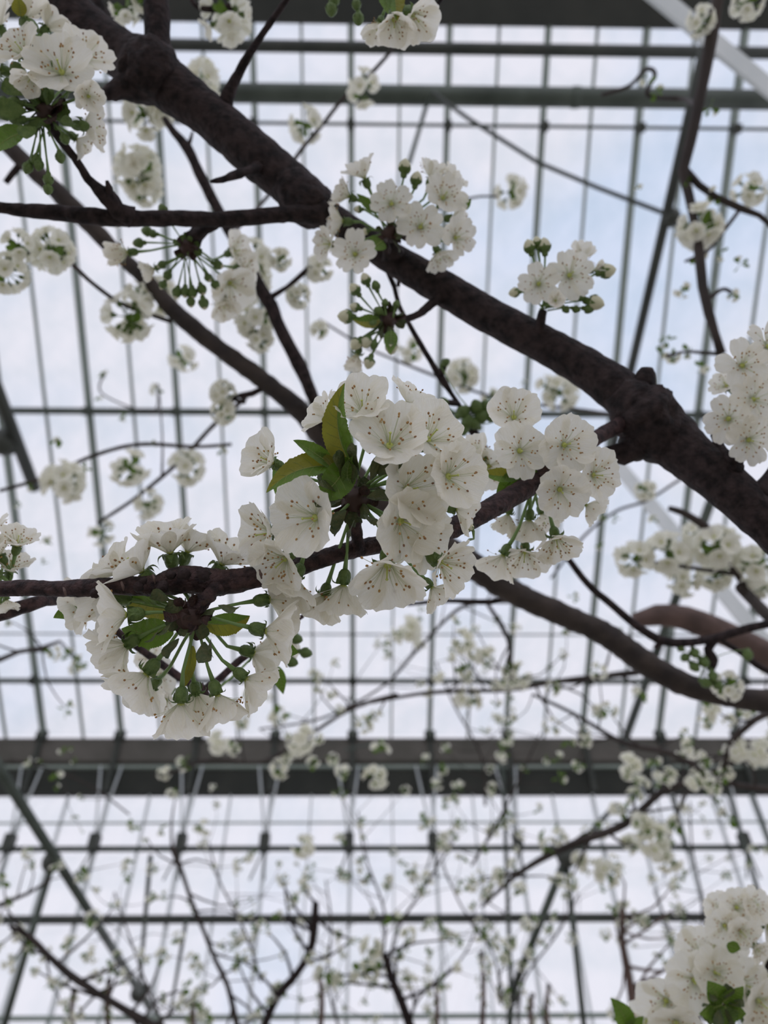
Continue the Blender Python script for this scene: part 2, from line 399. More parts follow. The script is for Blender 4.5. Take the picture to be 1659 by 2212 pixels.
FARC = [far_cluster_mesh(i, [9, 6, 3, 11, 2, 5, 8, 1][i], [3, 4, 6, 2, 7, 4, 3, 5][i]) for i in range(8)]
def farc(parent, p, rad, kind=None):
    return put('blossom_cluster', FARC[RC.randrange(8) if kind is None else kind], parent, Matrix.Translation(p) @ frame(Vector((RC.gauss(0, 1), RC.gauss(0, 1), RC.gauss(0, 1))), 0) @ Matrix.Scale(rad, 4))
def far_branch(label, path, ntw, seed, mats=('bark_far',), crad=.03, lens=(50, 170), kinds=None, up=-.35, group=None, extra=(), density=2):
    """branch beyond the focus, side twigs set with blossom clusters"""
    rs = random.Random(seed); pts = px(path)
    t = thing('cherry_branch', label, 'branch', pts[-1][0], group)
    wood('stem', path, t, mats, 8, .03, .10, 14, ring=.1)
    cr_ = cat_rom(pts, .03)
    for i in range(ntw):
        k = int((i + rs.random()) / ntw * (len(cr_) - 1)); p, r = cr_[k]; dep = path[min(len(path) - 1, int(k / len(cr_) * len(path)))][3]
        ln = rs.uniform(*lens) * dep / F; a = rs.uniform(0, 2 * pi)
        q = D(cos(a), sin(a) + up, rs.uniform(-.5, .5)); q2 = (q + D(rs.uniform(-.6, .6), rs.uniform(-.8, .3), 0) * .5).normalized()
        e1 = p + q * ln * .5; e2 = e1 + q2 * ln * .5
        rr = min(r * .5, .0035 + .001 * dep); mb = MB(); tube(mb, [(p, rr), (e1, rr * .7), (e2, rr * .4)], 5, ln / 5, .15, 30)
        build('twig', mb, mats, t)
        for j in range(rs.randint(1, density)):
            w = 1 - j * rs.uniform(.25, .5)
            c = e1.lerp(e2, max(0, w * 2 - 1)) if w > .5 else p.lerp(e1, w * 2)
            farc(t, c + q * .005, crad * rs.uniform(.6, 1.15), rs.choice(kinds) if kinds else None)
    for (x, y, R, d) in extra: farc(t, P(x, y, d), R * d / F, 3 if R > 30 else None)
    return t

# ================================================================== SETTING: the greenhouse
GY, GZ = 7.194, 4.262 + 1.6                                   # eaves line
def roofz(y): return 1.6 + 7.8606 - .5002 * y
RN = Vector((0, .5002, 1)).normalized()
X0, SP = .6123, .8
KS = range(-9, 8)
def roof_pt(x, y, off=0): return Vector((x, y, roofz(y))) + RN * off
floor = MB(); box(floor, (-14, -12, -.2), (14, 16, 0))
fo = build('floor', floor, ['bounce_floor'], None, False); fo['kind'] = 'structure'
def struct(name, loc):
    o = bpy.data.objects.new(name, None); C.objects.link(o); o.location = loc; o['kind'] = 'structure'; WM[o.name] = Matrix.Translation(loc); return o
ceil = struct('ceiling', (0, 4, roofz(4)))
def prism(mb, a, b, w, h, up, m=0):                            # rectangular bar from a to b
    t = (b - a).normalized(); s = t.cross(up).normalized() * w / 2; u = s.cross(t).normalized() * h / 2
    vs = [q + i * s + j * u for q in (a, b) for i, j in ((-1, -1), (1, -1), (1, 1), (-1, 1))]
    mb.add(vs, [(0, 1, 2, 3)[::-1], (4, 5, 6, 7), (0, 1, 5, 4), (1, 2, 6, 5), (2, 3, 7, 6), (3, 0, 4, 7)], m)
YR = 1.329
ref = {}
for k in KS:
    for half in (0, 1):
        x = X0 + SP * k + half * SP / 2
        if half == 0:
            mb = MB(); prism(mb, roof_pt(x, YR - .75), roof_pt(x, GY), .030, .07, RN); prism(mb, roof_pt(x, YR - .75, .04), roof_pt(x, GY, .04), .05, .008, RN)
            o = build('glazing_bar', mb, ['bar'], ceil, False)
        else:
            mb = MB(); prism(mb, roof_pt(x, YR - .75, .03), roof_pt(x, GY, .03), .020, .035, RN); o = build('glazing_bar', mb, ['bar'], ceil, False)
rows = [YR - .02, 1.9856, 4.119, 5.35, 6.546, GY - .03]
pm = None
for r in range(len(rows) - 1):
    a, b = rows[r], rows[r + 1]; ln = (roof_pt(0, b) - roof_pt(0, a)).length
    mb = MB(); box(mb, (-.188, -ln / 2 + .004, -.002), (.188, ln / 2 - .004, .002)); me = mb.mesh('glass_pane', ['glass'], False)
    for k in range(-18, 15):
        x = X0 + SP / 2 * k + SP / 4
        M = Matrix.Translation(roof_pt(x, (a + b) / 2, .052)) @ Matrix.Rotation(-math.atan(.5002), 4, 'X')
        put('glass_pane', me, ceil, M)
def rail(y, z, r, m, name, parent, square=False, x0=-7, x1=6.6, lab=None):
    mb = MB()
    if square: prism(mb, Vector((x0, y, z)), Vector((x1, y, z)), r * 2, r * 2, RN)
    else: tube(mb, [(Vector((x0, y, z)), r), (Vector((x1, y, z)), r)], 14)
    o = build(name, mb, [m], parent, not square)
    if lab: o['label'] = lab
    return o
for y, r in ((1.9856, .014), (4.119, .031), (6.09, .008), (6.546, .026)):
    q = roof_pt(0, y, -.05 - r * .5); rail(q.y, q.z, r, 'steel', 'purlin', ceil)
    if r > .01:
        cm = MB(); box(cm, (-.03, -.035, -.05), (.03, .035, .035)); cm = cm.mesh('clamp', ['steel_dark'], False)
        for k in KS:
            put('clamp', cm, ceil, Matrix.Translation(roof_pt(X0 + SP * k, y, -.04)) @ Matrix.Rotation(-math.atan(.5002), 4, 'X'))
mb = MB(); prism(mb, roof_pt(-7, YR - .38, -.02), roof_pt(6.6, YR - .38, -.02), .84, .05, RN)
o = build('ridge_board', mb, ['board'], ceil, False)
# gutter between roof and wall
gt = struct('trim_1', (0, GY, GZ))
mb = MB(); prof = [(GY + .02, GZ + .03), (GY - .05, GZ + .0), (GY - .06, GZ - .10), (GY - .03, GZ - .24), (GY + .02, GZ - .27), (GY + .25, GZ - .27), (GY + .3, GZ + .03)]
n = len(prof); mb.add([(x, y, z) for x in (-7, 6.6) for y, z in prof], [(i, (i + 1) % n, (i + 1) % n + n, i + n) for i in range(n)] + [tuple(range(n))[::-1], tuple(range(n, 2 * n))])
build('gutter', mb, ['gutter'], gt, False)
mb = MB(); box(mb, (-7, GY + .02, GZ - .56), (6.6, GY + .10, GZ - .30)); build('fascia_board', mb, ['board'], gt, False)
mb = MB(); box(mb, (-7, GY - .02, GZ - .315), (6.6, GY + .02, GZ - .285)); build('rail', mb, ['bar'], gt, False)
for k in KS:
    mb = MB(); x = X0 + SP * k; prism(mb, Vector((x, GY - .07, GZ - .0)), Vector((x, GY - .05, GZ - .56)), .05, .03, Vector((0, 1, 0)))
    box(mb, (x - .055, GY - .10, GZ - .04), (x + .055, GY - .06, GZ + .06)); build('bracket', mb, ['steel_dark'], gt, False)
# far wall
wl = struct('wall_far', (0, GY + .06, 0))
for k in range(-18, 15):
    x = X0 + SP / 2 * k; w = .028 if k % 2 == 0 else .014
    mb = MB(); box(mb, (x - w / 2, GY + .05, .6), (x + w / 2, GY + .11, GZ - .56)); build('glazing_bar', mb, ['aluminium'], wl, False)
zr = [GZ - .56, 3.138 + 1.6, 2.519 + 1.6, 1.785 + 1.6, .6]
for r in range(4):
    z1, z0 = zr[r], zr[r + 1]; mb = MB(); box(mb, (-.188, -.002, -(z1 - z0) / 2 + .004), (.188, .002, (z1 - z0) / 2 - .004)); me = mb.mesh('glass_pane', ['glass'], False)
    for k in range(-18, 14): put('glass_pane', me, wl, Matrix.Translation((X0 + SP / 2 * k + SP / 4, GY + .115, (z0 + z1) / 2)))
for z, r, m in ((3.391 + 1.6, .010, 'bar'), (3.138 + 1.6, .026, 'steel'), (2.519 + 1.6, .036, 'steel_dark'), (1.785 + 1.6, .02, 'bar')):
    rail(GY + .02 - r, z, r, m, 'rail', wl)
bm = MB(); box(bm, (-.104, -.05, -.034), (.104, .05, .034)); bme = bm.mesh('brick', ['brick'], False)
for j in range(8):                                             # low plinth under the glass, below the frame of the photograph
    for k in range(12): put('brick', bme, wl, Matrix.Translation((-1.3 + .22 * k + (.11 if j % 2 else 0), GY + .07, .036 + .074 * j)))
# vent arms under the eaves: pale struts from the gutter to a bracket on the upper wall rail
for i, xx in enumerate((-3.33, -2.55, -1.75, -.98, -.2, .58, 1.37, 2.75, 3.5)):
    t = thing('vent_arm', ['first', 'second', 'third', 'fourth', 'fifth', 'sixth', 'seventh', 'eighth', 'last'][i] + ' grey vent strut from the left on the far glass wall', 'strut', (xx, GY - .1, 4.74), 'vent struts below the gutter')
    mb = MB()
    for s in (-.10, .06): tube(mb, [(Vector((xx + s * 1.3, GY - .12, GZ - .35)), .011), (Vector((xx, GY - .09, 4.78)), .012)], 8)
    build('arm', mb, ['aluminium'], t)
    mb = MB(); box(mb, (xx - .045, GY - .14, 4.68), (xx + .045, GY - .05, 4.83)); build('bracket', mb, ['steel_dark'], t, False)
    mb = MB()
    for s in (-.10, .03): tube(mb, [(Vector((xx, GY - .09, 4.70)), .009), (Vector((xx + s, GY - .09, 4.42)), .009)], 8)
    build('rod', mb, ['steel'], t)

# pipes and tubes hung in the roof
def onz(x, y, z):                                              # the point seen at (x, y) at height z above the lens
    q = P(x, y, 1) - CAM; return CAM + q * (z / q.z)
def solo(name, label, cat, mb, m, smooth=True):
    o = build(name, mb, [m] if isinstance(m, str) else m, None, smooth); o['label'] = label; o['category'] = cat; return o
q = onz(829, 205, 4.6); mb = MB(); tube(mb, [(Vector((-5, q.y, q.z)), .051), (Vector((5, q.y, q.z)), .051)], 20)
for k in (-3.2, -1.6, 1.1, 3): tube(mb, [(Vector((k - .02, q.y, q.z)), .056), (Vector((k + .02, q.y, q.z)), .056)], 20)
solo('heating_pipe', 'thick dark green pipe, the lower of the two crossing the top', 'pipe', mb, 'steel')
q = onz(829, 103, 5.5); mb = MB(); tube(mb, [(Vector((-5, q.y, q.z)), .036), (Vector((5, q.y, q.z)), .036)], 16)
solo('pipe', 'thinner dark pipe running just under the ridge board', 'pipe', mb, 'steel_dark')
def strut(name, label, pts, m, cat='tube', n=12, extra=None, flat=None):
    mb = MB()
    if flat: prism(mb, pts[0][0], pts[1][0], flat[0], flat[1], D(0, 0, 1))
    else: tube(mb, pts, n)
    t = thing(name, label, cat, pts[-1][0]); build('tube', mb, [m], t, not flat)
    for p, r in (extra or ()):
        mb = MB(); blob(mb, p, r, 0, 8, 5); build('clamp', mb, ['steel_dark'], t)
    return t
strut('tie_beam', 'dark green steel tube slanting down behind the upright branch at right', [(onz(1560, -60, 3.4), .022), (onz(1320, 985, 3.4), .022)], 'steel_dark', extra=[(onz(1450, 470, 3.4), .045), (onz(1320, 985, 3.4), .035)])
strut('tie_beam', 'slanting steel strut rising from the gutter behind the thick limb at right', [(P(1345, 1612, 7.3), .038), (P(1535, 1085, 5.6), .036)], 'steel')
strut('tie_beam', 'dark steel tube crossing the left edge beside the small blossom balls', [(onz(-60, 700, 2.9), .03), (onz(75, 1055, 2.9), .03)], 'steel_dark', extra=[(onz(10, 955, 2.9), .07)])
A, B_, Cc = onz(-40, 1600, 1.9), onz(112, 1862, 1.9), onz(300, 2145, 1.9)
lt = strut('roof_truss', 'grey-green truss with a long diagonal tube at lower left', [(A, .026), (onz(352, 2222, 1.9), .03)], 'steel', 'truss', extra=[(B_, .06), (Cc, .07)])
for a, b, r in (((112, 1868), (5, 2230), .020), ((325, 1850), (300, 2145), .014), ((402, 1990), (366, 2200), .012)):
    d0 = (ROT.inverted() @ (B_ - CAM)).z * -1
    mb = MB(); tube(mb, [(P(*a, d0 + .1), r), (P(*b, d0 - .05 if a[0] < 200 else d0 + 1.1), r)], 10); build('web_tube', mb, ['steel'], lt)
N1 = P(1224, 1850, 5.2)
rt = strut('roof_truss', 'grey truss tubes meeting at a dark joint at lower right', [(N1, .028), (P(1104, 2150, 5.6), .028)], 'steel', 'truss', extra=[(N1, .075), (P(1104, 2150, 5.6), .06)])
for a, b, r in (((1104, 2150, 5.6), (1100, 2240, 5.6), .026), ((1104, 2150, 5.6), (1086, 1640, 6.6), .018), ((1224, 1870, 5.2), (1262, 2220, 4.9), .020), ((1224, 1850, 5.2), (1330, 1740, 6), .02), ((835, 1600, 7), (745, 1620, 7), .012),
                ((1455, 1720, 6.9), (1480, 1830, 6.9), .018), ((1574, 1715, 6.8), (1645, 1950, 6.2), .018), ((1625, 1715, 6.8), (1675, 1850, 6.2), .018)):
    mb = MB(); tube(mb, [(P(*a), r), (P(*b), r)], 10); build('web_tube', mb, ['steel'], rt)
strut('flat_bar', 'pale aluminium bar slanting across the upper right corner', [(P(1395, -30, 2.6), 1), (P(1700, 222, 2.9), 1)], 'aluminium', 'bar', flat=(.062, .02))
strut('flat_bar', 'pale aluminium bar slanting behind the blossoms near the right edge', [(P(1330, 1000, 4.2), 1), (P(1720, 1470, 3.6), 1)], 'aluminium', 'bar', flat=(.075, .02))
strut('steel_rod', 'thin dark rod slanting from the thick pipe to the steel tube', [(P(x, y, d), .011) for x, y, d in ((935, 200, 4.1), (1010, 255, 4.0), (1160, 350, 3.9), (1290, 405, 3.8), (1465, 472, 3.55))], 'steel_dark', 'rod', 8)
strut('steel_rod', 'short thin rod hanging from the thick pipe above the topmost white flowers', [(P(925, 215, 4.15), .012), (P(884, 352, 4.0), .012)], 'steel', 'rod', 8)

# ================================================================== THE NEAR CHERRY BOUGH
T1 = thing('cherry_bough', 'thick dark limb crossing the whole frame with its flowering front branch', 'branch', P(1659, 1130, .42))
LP = [(-420, -520, 90, .54), (-160, -270, 84, .52), (60, -70, 76, .50), (110, -20, 80, .50), (190, 55, 86, .50), (262, 118, 100, .50), (318, 150, 132, .50), (372, 190, 106, .50), (440, 240, 92, .50), (500, 290, 94, .50), (560, 342, 98, .50), (620, 392, 94, .50), (662, 430, 96, .50), (686, 450, 92, .50), (702, 462, 64, .50), (735, 482, 60, .50), (790, 520, 62, .50),
      (850, 560, 66, .50), (950, 618, 74, .495), (1050, 678, 76, .49), (1160, 736, 78, .48), (1260, 792, 84, .47), (1345, 850, 98, .46), (1395, 893, 132, .455), (1440, 940, 120, .45), (1495, 990, 104, .44), (1560, 1042, 98, .43), (1659, 1130, 96, .42), (1760, 1225, 96, .415)]
wood('limb', LP, T1, n=32, step=.002, rough=.035, freq=110, ring=.04)
wood('side_branch', [(360, -620, 60, .56), (345, -300, 56, .52), (338, -60, 52, .50), (338, 0, 54, .50), (340, 70, 56, .50), (335, 150, 70, .50)], T1, n=16, rough=.08, ring=.05)
wood('stub', [(330, 170, 80, .495), (285, 182, 66, .49), (250, 194, 40, .485), (228, 206, 22, .48)], T1, n=12, rough=.25)
wood('side_branch', [(488, 240, 38, .50), (490, 212, 30, .495), (520, 150, 20, .49), (540, 115, 17, .485), (575, 62, 14, .48), (640, -30, 12, .47), (740, -180, 10, .46), (900, -330, 8, .45)], T1, n=10, rough=.2, freq=150)
wood('spur', [(560, 360, 26, .49), (530, 372, 20, .475), (500, 380, 16, .468), (480, 388, 13, .464), (456, 392, 7, .46)], T1, rough=.3, freq=300)
wood('stub', [(1385, 870, 60, .455), (1392, 830, 50, .45), (1397, 805, 40, .45), (1398, 795, 26, .45)], T1, rough=.12)
wood('stub', [(1545, 1035, 70, .43), (1575, 1015, 40, .425), (1592, 1003, 36, .42)], T1, rough=.12)
wood('spur', [(1165, 735, 34, .475), (1167, 705, 22, .47), (1173, 672, 19, .47)], T1, rough=.2, freq=200)
wood('spur', [(965, 635, 26, .49), (930, 658, 19, .485), (905, 678, 17, .48), (880, 688, 14, .475), (850, 697, 11, .47)], T1, rough=.35, freq=350)
wood('spur', [(850, 555, 50, .49), (842, 525, 34, .485), (840, 500, 22, .48)], T1, rough=.2, freq=200)
wood('knot', [(1330, 842, 60, .452), (1362, 868, 112, .452), (1392, 896, 138, .450), (1425, 940, 120, .448), (1470, 985, 70, .447)], T1, n=36, step=.002, rough=.16, freq=150, ring=.06)
wood('knot', [(1400, 930, 70, .452), (1372, 962, 74, .450), (1345, 985, 40, .448), (1325, 985, 18, .447)], T1, n=24, step=.002, rough=.22, freq=200)
wood('knot', [(268, 120, 60, .496), (300, 142, 122, .495), (330, 160, 138, .494), (365, 190, 90, .495)], T1, n=36, step=.002, rough=.16, freq=150, ring=.06)
wood('knot', [(600, 375, 60, .498), (640, 412, 96, .496), (672, 444, 100, .494), (690, 462, 82, .493), (696, 470, 50, .492)], T1, n=36, step=.002, rough=.09, freq=160)
# fork from the knot, and the front branch
FB = [(1400, 905, 60, .455), (1360, 908, 40, .45), (1325, 925, 33, .44), (1285, 948, 32, .42), (1240, 985, 36, .40), (1203, 1014, 44, .375), (1190, 1022, 46, .368), (1150, 1046, 44, .36), (1100, 1076, 46, .35), (1050, 1104, 45, .34), (1000, 1130, 46, .335),
      (950, 1152, 42, .33), (880, 1168, 40, .33), (800, 1180, 38, .328), (740, 1193, 38, .325), (680, 1212, 40, .322), (620, 1232, 44, .32), (560, 1245, 48, .318), (500, 1256, 54, .315), (465, 1258, 60, .313), (430, 1254, 62, .312), (400, 1252, 62, .311), (375, 1256, 58, .31), (340, 1264, 46, .31), (300, 1266, 42, .31), (240, 1266, 38, .31), (180, 1270, 38, .31), (120, 1272, 34, .31), (60, 1270, 35, .31), (0, 1272, 34, .31), (-90, 1274, 34, .31)]
wood('front_branch', FB, T1, ('bark_red',), 30, .0010, .075, 420, ring=.05, label='sharply focused reddish brown branch')
wood('stub', [(1420, 960, 90, .455), (1370, 965, 44, .45), (1330, 972, 26, .445), (1305, 975, 16, .44)], T1, rough=.2)
for x, y, r, d in ((398, 1240, 14, .301), (440, 1240, 15, .300), (370, 1242, 10, .302), (300, 1268, 12, .302), (352, 1268, 14, .301), (1185, 1036, 13, .36), (310, 1254, 8, .302), (1082, 1098, 6, .335), (205, 1282, 12, .303)):
    mb = MB(); blob(mb, P(x, y, d), r * d / F, 0, 10, 6)
    mb.v = [tuple(Vector(q) + (Vector(q) - P(x, y, d)) * .5 * noise.noise(Vector(q) * 700)) for q in mb.v]; build('bark_knob', mb, ['bark'], T1)
for x, y, a in ((137, 1278, 1.2), (262, 1266, .5), (560, 1240, -.3), (330, 1250, .3)):
    mb = MB(); tube(mb, [(P(x, y - 9, .301), .0004), (P(x + 3, y, .300), .0006), (P(x + 5, y + 10, .301), .0003)], 5, .0005, .4, 900); build('bark_peel', mb, ['bark_pale'], T1)
# left side branch from the limb, with the twig that carries the upper left cluster
wood('side_branch', [(700, 462, 60, .49), (655, 462, 42, .485), (620, 462, 34, .48), (560, 468, 34, .475), (480, 474, 34, .47), (400, 472, 34, .465), (320, 472, 34, .46), (250, 472, 34, .455), (180, 466, 36, .45), (130, 460, 34, .45), (70, 456, 30, .445), (0, 448, 24, .44), (-60, 442, 22, .44)], T1, n=16, rough=.12, freq=120, ring=.08)
wood('twig', [(285, 470, 40, .455), (255, 455, 38, .45), (232, 425, 40, .445), (212, 408, 26, .44), (190, 385, 18, .44), (160, 340, 16, .43), (130, 300, 18, .425), (115, 275, 26, .42), (108, 255, 30, .415)], T1, n=12, rough=.25, freq=200, ring=.15)
wood('spur', [(240, 430, 22, .445), (234, 405, 14, .44), (231, 390, 7, .438)], T1, rough=.3, freq=250)
wood('twig', [(65, 210, 10, .42), (60, 188, 24, .415), (52, 176, 22, .41), (80, 230, 20, .415), (110, 262, 30, .415)], T1, rough=.2)
wood('spur', [(470, 480, 24, .475), (440, 496, 26, .48), (420, 512, 34, .485), (408, 528, 44, .49), (405, 545, 30, .49)], T1, rough=.35, freq=260)
# spur of the front lower-left cluster
wood('spur', [(470, 1262, 44, .312), (455, 1282, 34, .306), (438, 1300, 34, .302), (420, 1318, 44, .300), (412, 1340, 40, .299), (418, 1362, 26, .299)], T1, ('bark_red',), 14, .0012, .45, 500, ring=.3)
wood('spur', [(775, 1186, 34, .325), (770, 1150, 26, .322), (764, 1115, 34, .318), (763, 1080, 44, .314)], T1, ('bark_red',), 14, .0012, .3, 400, ring=.2)
wood('spur', [(1200, 1015, 34, .37), (1192, 1000, 32, .368), (1186, 985, 26, .366)], T1, ('bark_red',), 12, .0015, .3, 400)

# ---- cluster in focus, centre
S = (765, 1075, .318)
spurknot(T1, 765, 1080, .314, 42, 20, ln=1.15)
for x, y, fx, fy, l in ((735, 1060, -.9, -.2, 62), (745, 1038, -.5, -.8, 70), (775, 1030, .1, -1, 78), (800, 1040, .6, -.7, 66), (790, 1075, .9, .1, 52), (748, 1100, -.5, .7, 52), (728, 1085, -1, .2, 58), (765, 1122, 0, 1, 46), (785, 1110, .5, .7, 44), (742, 1120, -.4, .9, 44), (815, 1028, .7, -.7, 60), (760, 1050, -.2, -.7, 60)):
    bract(T1, x, y, .292, l, (fx, fy, .5))
CL = [(784, 893, 86, (-.08, -.62, .74), 34, 3), (841, 967, 102, (.05, -.58, .8), 30, 3), (876, 1056, 98, (.55, -.05, .8), 32, 2), (862, 1124, 98, (.5, .22, .8), 28, 2),
      (837, 1217, 104, (.02, .7, .72), 36, 2), (684, 1119, 98, (-.58, .06, .8), 28, 2), (590, 1000, 72, (-.68, -.35, .62), 38, 1), (708, 905, 62, (-.8, -.5, -.15), 25, 1),
      (965, 1030, 90, (.55, -.02, .8), 26, 2), (922, 952, 88, (.5, -.5, .7), 26, 2), (948, 1212, 84, (.7, .35, .6), 34, 1), (932, 1268, 62, (.65, .7, .1), 30, 1),
      (742, 1262, 84, (-.1, .92, .0), 40, 1), (640, 1246, 80, (-.3, .8, .35), 34, 1), (588, 1150, 84, (-.85, .1, .5), 30, 1), (618, 1205, 82, (-.55, .5, .65), 24, 1),
      (985, 1100, 66, (.85, .2, .2), 30, 1), (880, 872, 66, (.45, -.85, .15), 32, 1), (960, 985, 70, (.7, -.45, .3), 30, 1), (900, 1160, 80, (.6, .3, .5), 25, 1), (650, 1060, 60, (-.6, -.1, -.2), 28, 1), (700, 1285, 70, (-.3, .9, -.1), 38, 1)]
for i, (x, y, R, f, tl, st) in enumerate(CL):
    fz = f[2]; flower(T1, x, y, R, f, .322 - .030 * fz - (.006 if i in (1, 4, 5) else 0), S, tl, st)
leaf(T1, 762, 1010, 745, 827, 62, .296, .288, (-.35, 0, .9), (-24, 0), .5, ('leaf_olive', 'leaf'))  # olive on one half paints in light showing through the folded blade
leaf(T1, 735, 1018, 633, 951, 40, .298, .292, (.3, -.5, .8), (-8, -8), .35)
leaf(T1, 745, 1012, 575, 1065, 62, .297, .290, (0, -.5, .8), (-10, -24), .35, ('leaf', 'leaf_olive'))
leaf(T1, 755, 990, 674, 1076, 68, .292, .288, (.2, .1, .95), (6, 14), .3)
leaf(T1, 755, 1050, 762, 985, 26, .292, .288, (0, 0, 1), (-8, 0), .5)
leaf(T1, 640, 1090, 590, 1010, 50, .33, .335, (0, 0, 1), (0, 0), .3)
for x, y in ((742, 1232), (757, 1240), (730, 1238)): pass
bud(T1, 1016, 1139, 9, (-.5, -.6, .3), .312, (1000, 1150, .325), .2)

# ---- cluster in focus, lower left
S = (416, 1325, .303)
spurknot(T1, 412, 1330, .300, 40, 14, 'bud_scale', 'bract', 1.15)
for x, y, fx, fy, l in ((368, 1305, -1, -.3, 44), (352, 1362, -.9, .5, 50), (388, 1385, -.4, .9, 52), (440, 1392, .2, 1, 52), (470, 1315, 1, -.1, 52), (455, 1385, .4, .9, 44), (375, 1350, -.8, .4, 46)):
    bract(T1, x, y - 8, .295, l, (fx, fy, .4))
for x, y in ((402, 1300), (440, 1310), (395, 1340), (425, 1350), (390, 1318), (432, 1335)): bract(T1, x, y, .294, 30, (RF.uniform(-1, 1), RF.uniform(-1, 1), .6), 'bud_scale', 'bud_scale')
G = [(318, 1455, 92, (-.55, .75, .22), .302, 34), (391, 1517, 86, (-.05, 1, .05), .300, 46), (424, 1497, 72, (.1, .95, -.35), .318, 46), (470, 1500, 82, (.35, .9, .1), .302, 42),
     (530, 1465, 78, (.75, .62, -.1), .304, 40), (572, 1362, 90, (.93, .2, .0), .303, 38), (578, 1294, 82, (.9, -.1, -.45), .318, 34), (275, 1328, 92, (-.9, .05, .35), .300, 36),
     (275, 1392, 82, (-.8, .45, -.1), .310, 38), (252, 1292, 88, (-.95, -.1, -.1), .322, 32), (368, 1196, 90, (-.12, -.97, .15), .318, 40), (404, 1194, 76, (.35, -.9, -.15), .326, 42),
     (308, 1236, 96, (-.62, -.7, .25), .314, 30), (258, 1238, 84, (-.75, -.62, .1), .326, 28), (478, 1220, 84, (.5, -.8, .05), .322, 36), (330, 1480, 70, (-.6, .6, -.4), .322, 34), (545, 1410, 76, (.8, .3, -.4), .322, 34), (190, 1300, 70, (-.9, .3, .1), .335, 25)]
for x, y, R, f, d, tl in G: flower(T1, x, y, R, f, d, S, tl, 1)
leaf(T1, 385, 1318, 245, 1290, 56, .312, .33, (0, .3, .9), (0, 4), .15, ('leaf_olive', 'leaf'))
leaf(T1, 375, 1362, 262, 1358, 62, .305, .315, (0, -.2, .95), (0, 8), .2)
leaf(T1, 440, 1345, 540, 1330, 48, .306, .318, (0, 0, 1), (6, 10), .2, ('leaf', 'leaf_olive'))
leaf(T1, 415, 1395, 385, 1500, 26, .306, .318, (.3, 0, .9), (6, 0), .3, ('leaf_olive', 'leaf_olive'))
leaf(T1, 170, 1318, 115, 1335, 30, .33, .33, (0, 0, 1), (0, -4), .3)
leaf(T1, 590, 1395, 645, 1410, 40, .34, .34, (0, 0, 1), (0, 0), .3)

# ---- cluster right of centre, on the front branch
S = (1186, 990, .366)
spurknot(T1, 1183, 990, .362, 26, 9, ln=1.4)
Hc = [(1110, 904, 68, (-.12, -.45, .88), .362, 28), (1122, 974, 64, (0, .05, 1), .350, 12), (1217, 962, 68, (.22, -.08, .95), .350, 14), (1279, 1026, 64, (.5, .05, .8), .358, 24), (1208, 1056, 66, (.08, .35, .9), .350, 18),
      (1200, 1160, 66, (.08, .75, .55), .360, 30), (1134, 1190, 62, (-.1, .7, .45), .372, 28), (1088, 1198, 64, (-.45, .85, -.15), .366, 38), (1144, 1122, 58, (0, .92, -.2), .368, 42), (1098, 1110, 46, (-.3, .9, -.2), .37, 52),
      (1056, 1006, 54, (-.3, .3, .85), .392, 20), (1040, 985, 54, (-.6, -.3, .4), .39, 30), (1265, 1090, 50, (.7, .5, .1), .38, 36), (1170, 1110, 50, (.2, .7, .2), .385, 36), (1250, 985, 56, (.6, -.3, .3), .38, 30)]
for x, y, R, f, d, tl in Hc: flower(T1, x, y, R, f, d, S, tl)
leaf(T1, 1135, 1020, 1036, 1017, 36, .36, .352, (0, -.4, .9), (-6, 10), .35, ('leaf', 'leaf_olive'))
leaf(T1, 1140, 1022, 1072, 1080, 44, .36, .356, (.2, 0, .9), (-8, -6), .3)
leaf(T1, 1160, 1025, 1110, 1010, 30, .36, .356, (.2, 0, .9), (-8, -6), .3)

NARROW = True
# ---- white cluster on the limb, top centre
S = (842, 500, .475)
spurknot(T1, 842, 505, .470, 24, 12, ln=1.6)
Ic = [(846, 442, 50, (-.02, -.05, 1), .462, 12), (908, 492, 54, (.05, 0, 1), .462, 10), (982, 514, 48, (.45, .15, .85), .466, 26), (955, 430, 56, (.3, -.25, .9), .468, 18), (768, 550, 52, (-.2, .15, .95), .462, 18), (716, 528, 46, (-.7, .1, .55), .47, 30),
      (755, 425, 46, (-.85, -.3, .1), .472, 38), (788, 386, 54, (-.4, -.8, .35), .47, 34), (742, 478, 52, (-1, 0, .1), .474, 34), (930, 385, 46, (.3, -.85, .1), .478, 40), (978, 470, 50, (.8, -.1, .1), .478, 30), (945, 545, 46, (.3, .8, .2), .472, 34), (968, 400, 46, (.7, -.6, .1), .478, 36)]
for x, y, R, f, d, tl in Ic: flower(T1, x, y, R, f, d, S, tl)
for x, y, R, f in ((874, 362, 16, (.1, -1, .2)), (899, 388, 15, (.2, -1, .2)), (867, 497, 13, (.3, .2, 1)), (775, 452, 9, (-1, 0, 0)), (790, 500, 9, (-1, .4, .2))): bud(T1, x, y, R, f, .465, S)
leaf(T1, 815, 460, 770, 418, 22, .468, .465, (0, 0, 1), (0, 0), .3)
leaf(T1, 825, 520, 800, 540, 40, .465, .46, (0, 0, 1), (0, 0), .3)
leaf(T1, 1000, 455, 1018, 430, 14, .47, .47, (0, 0, 1), (0, 0), .3)

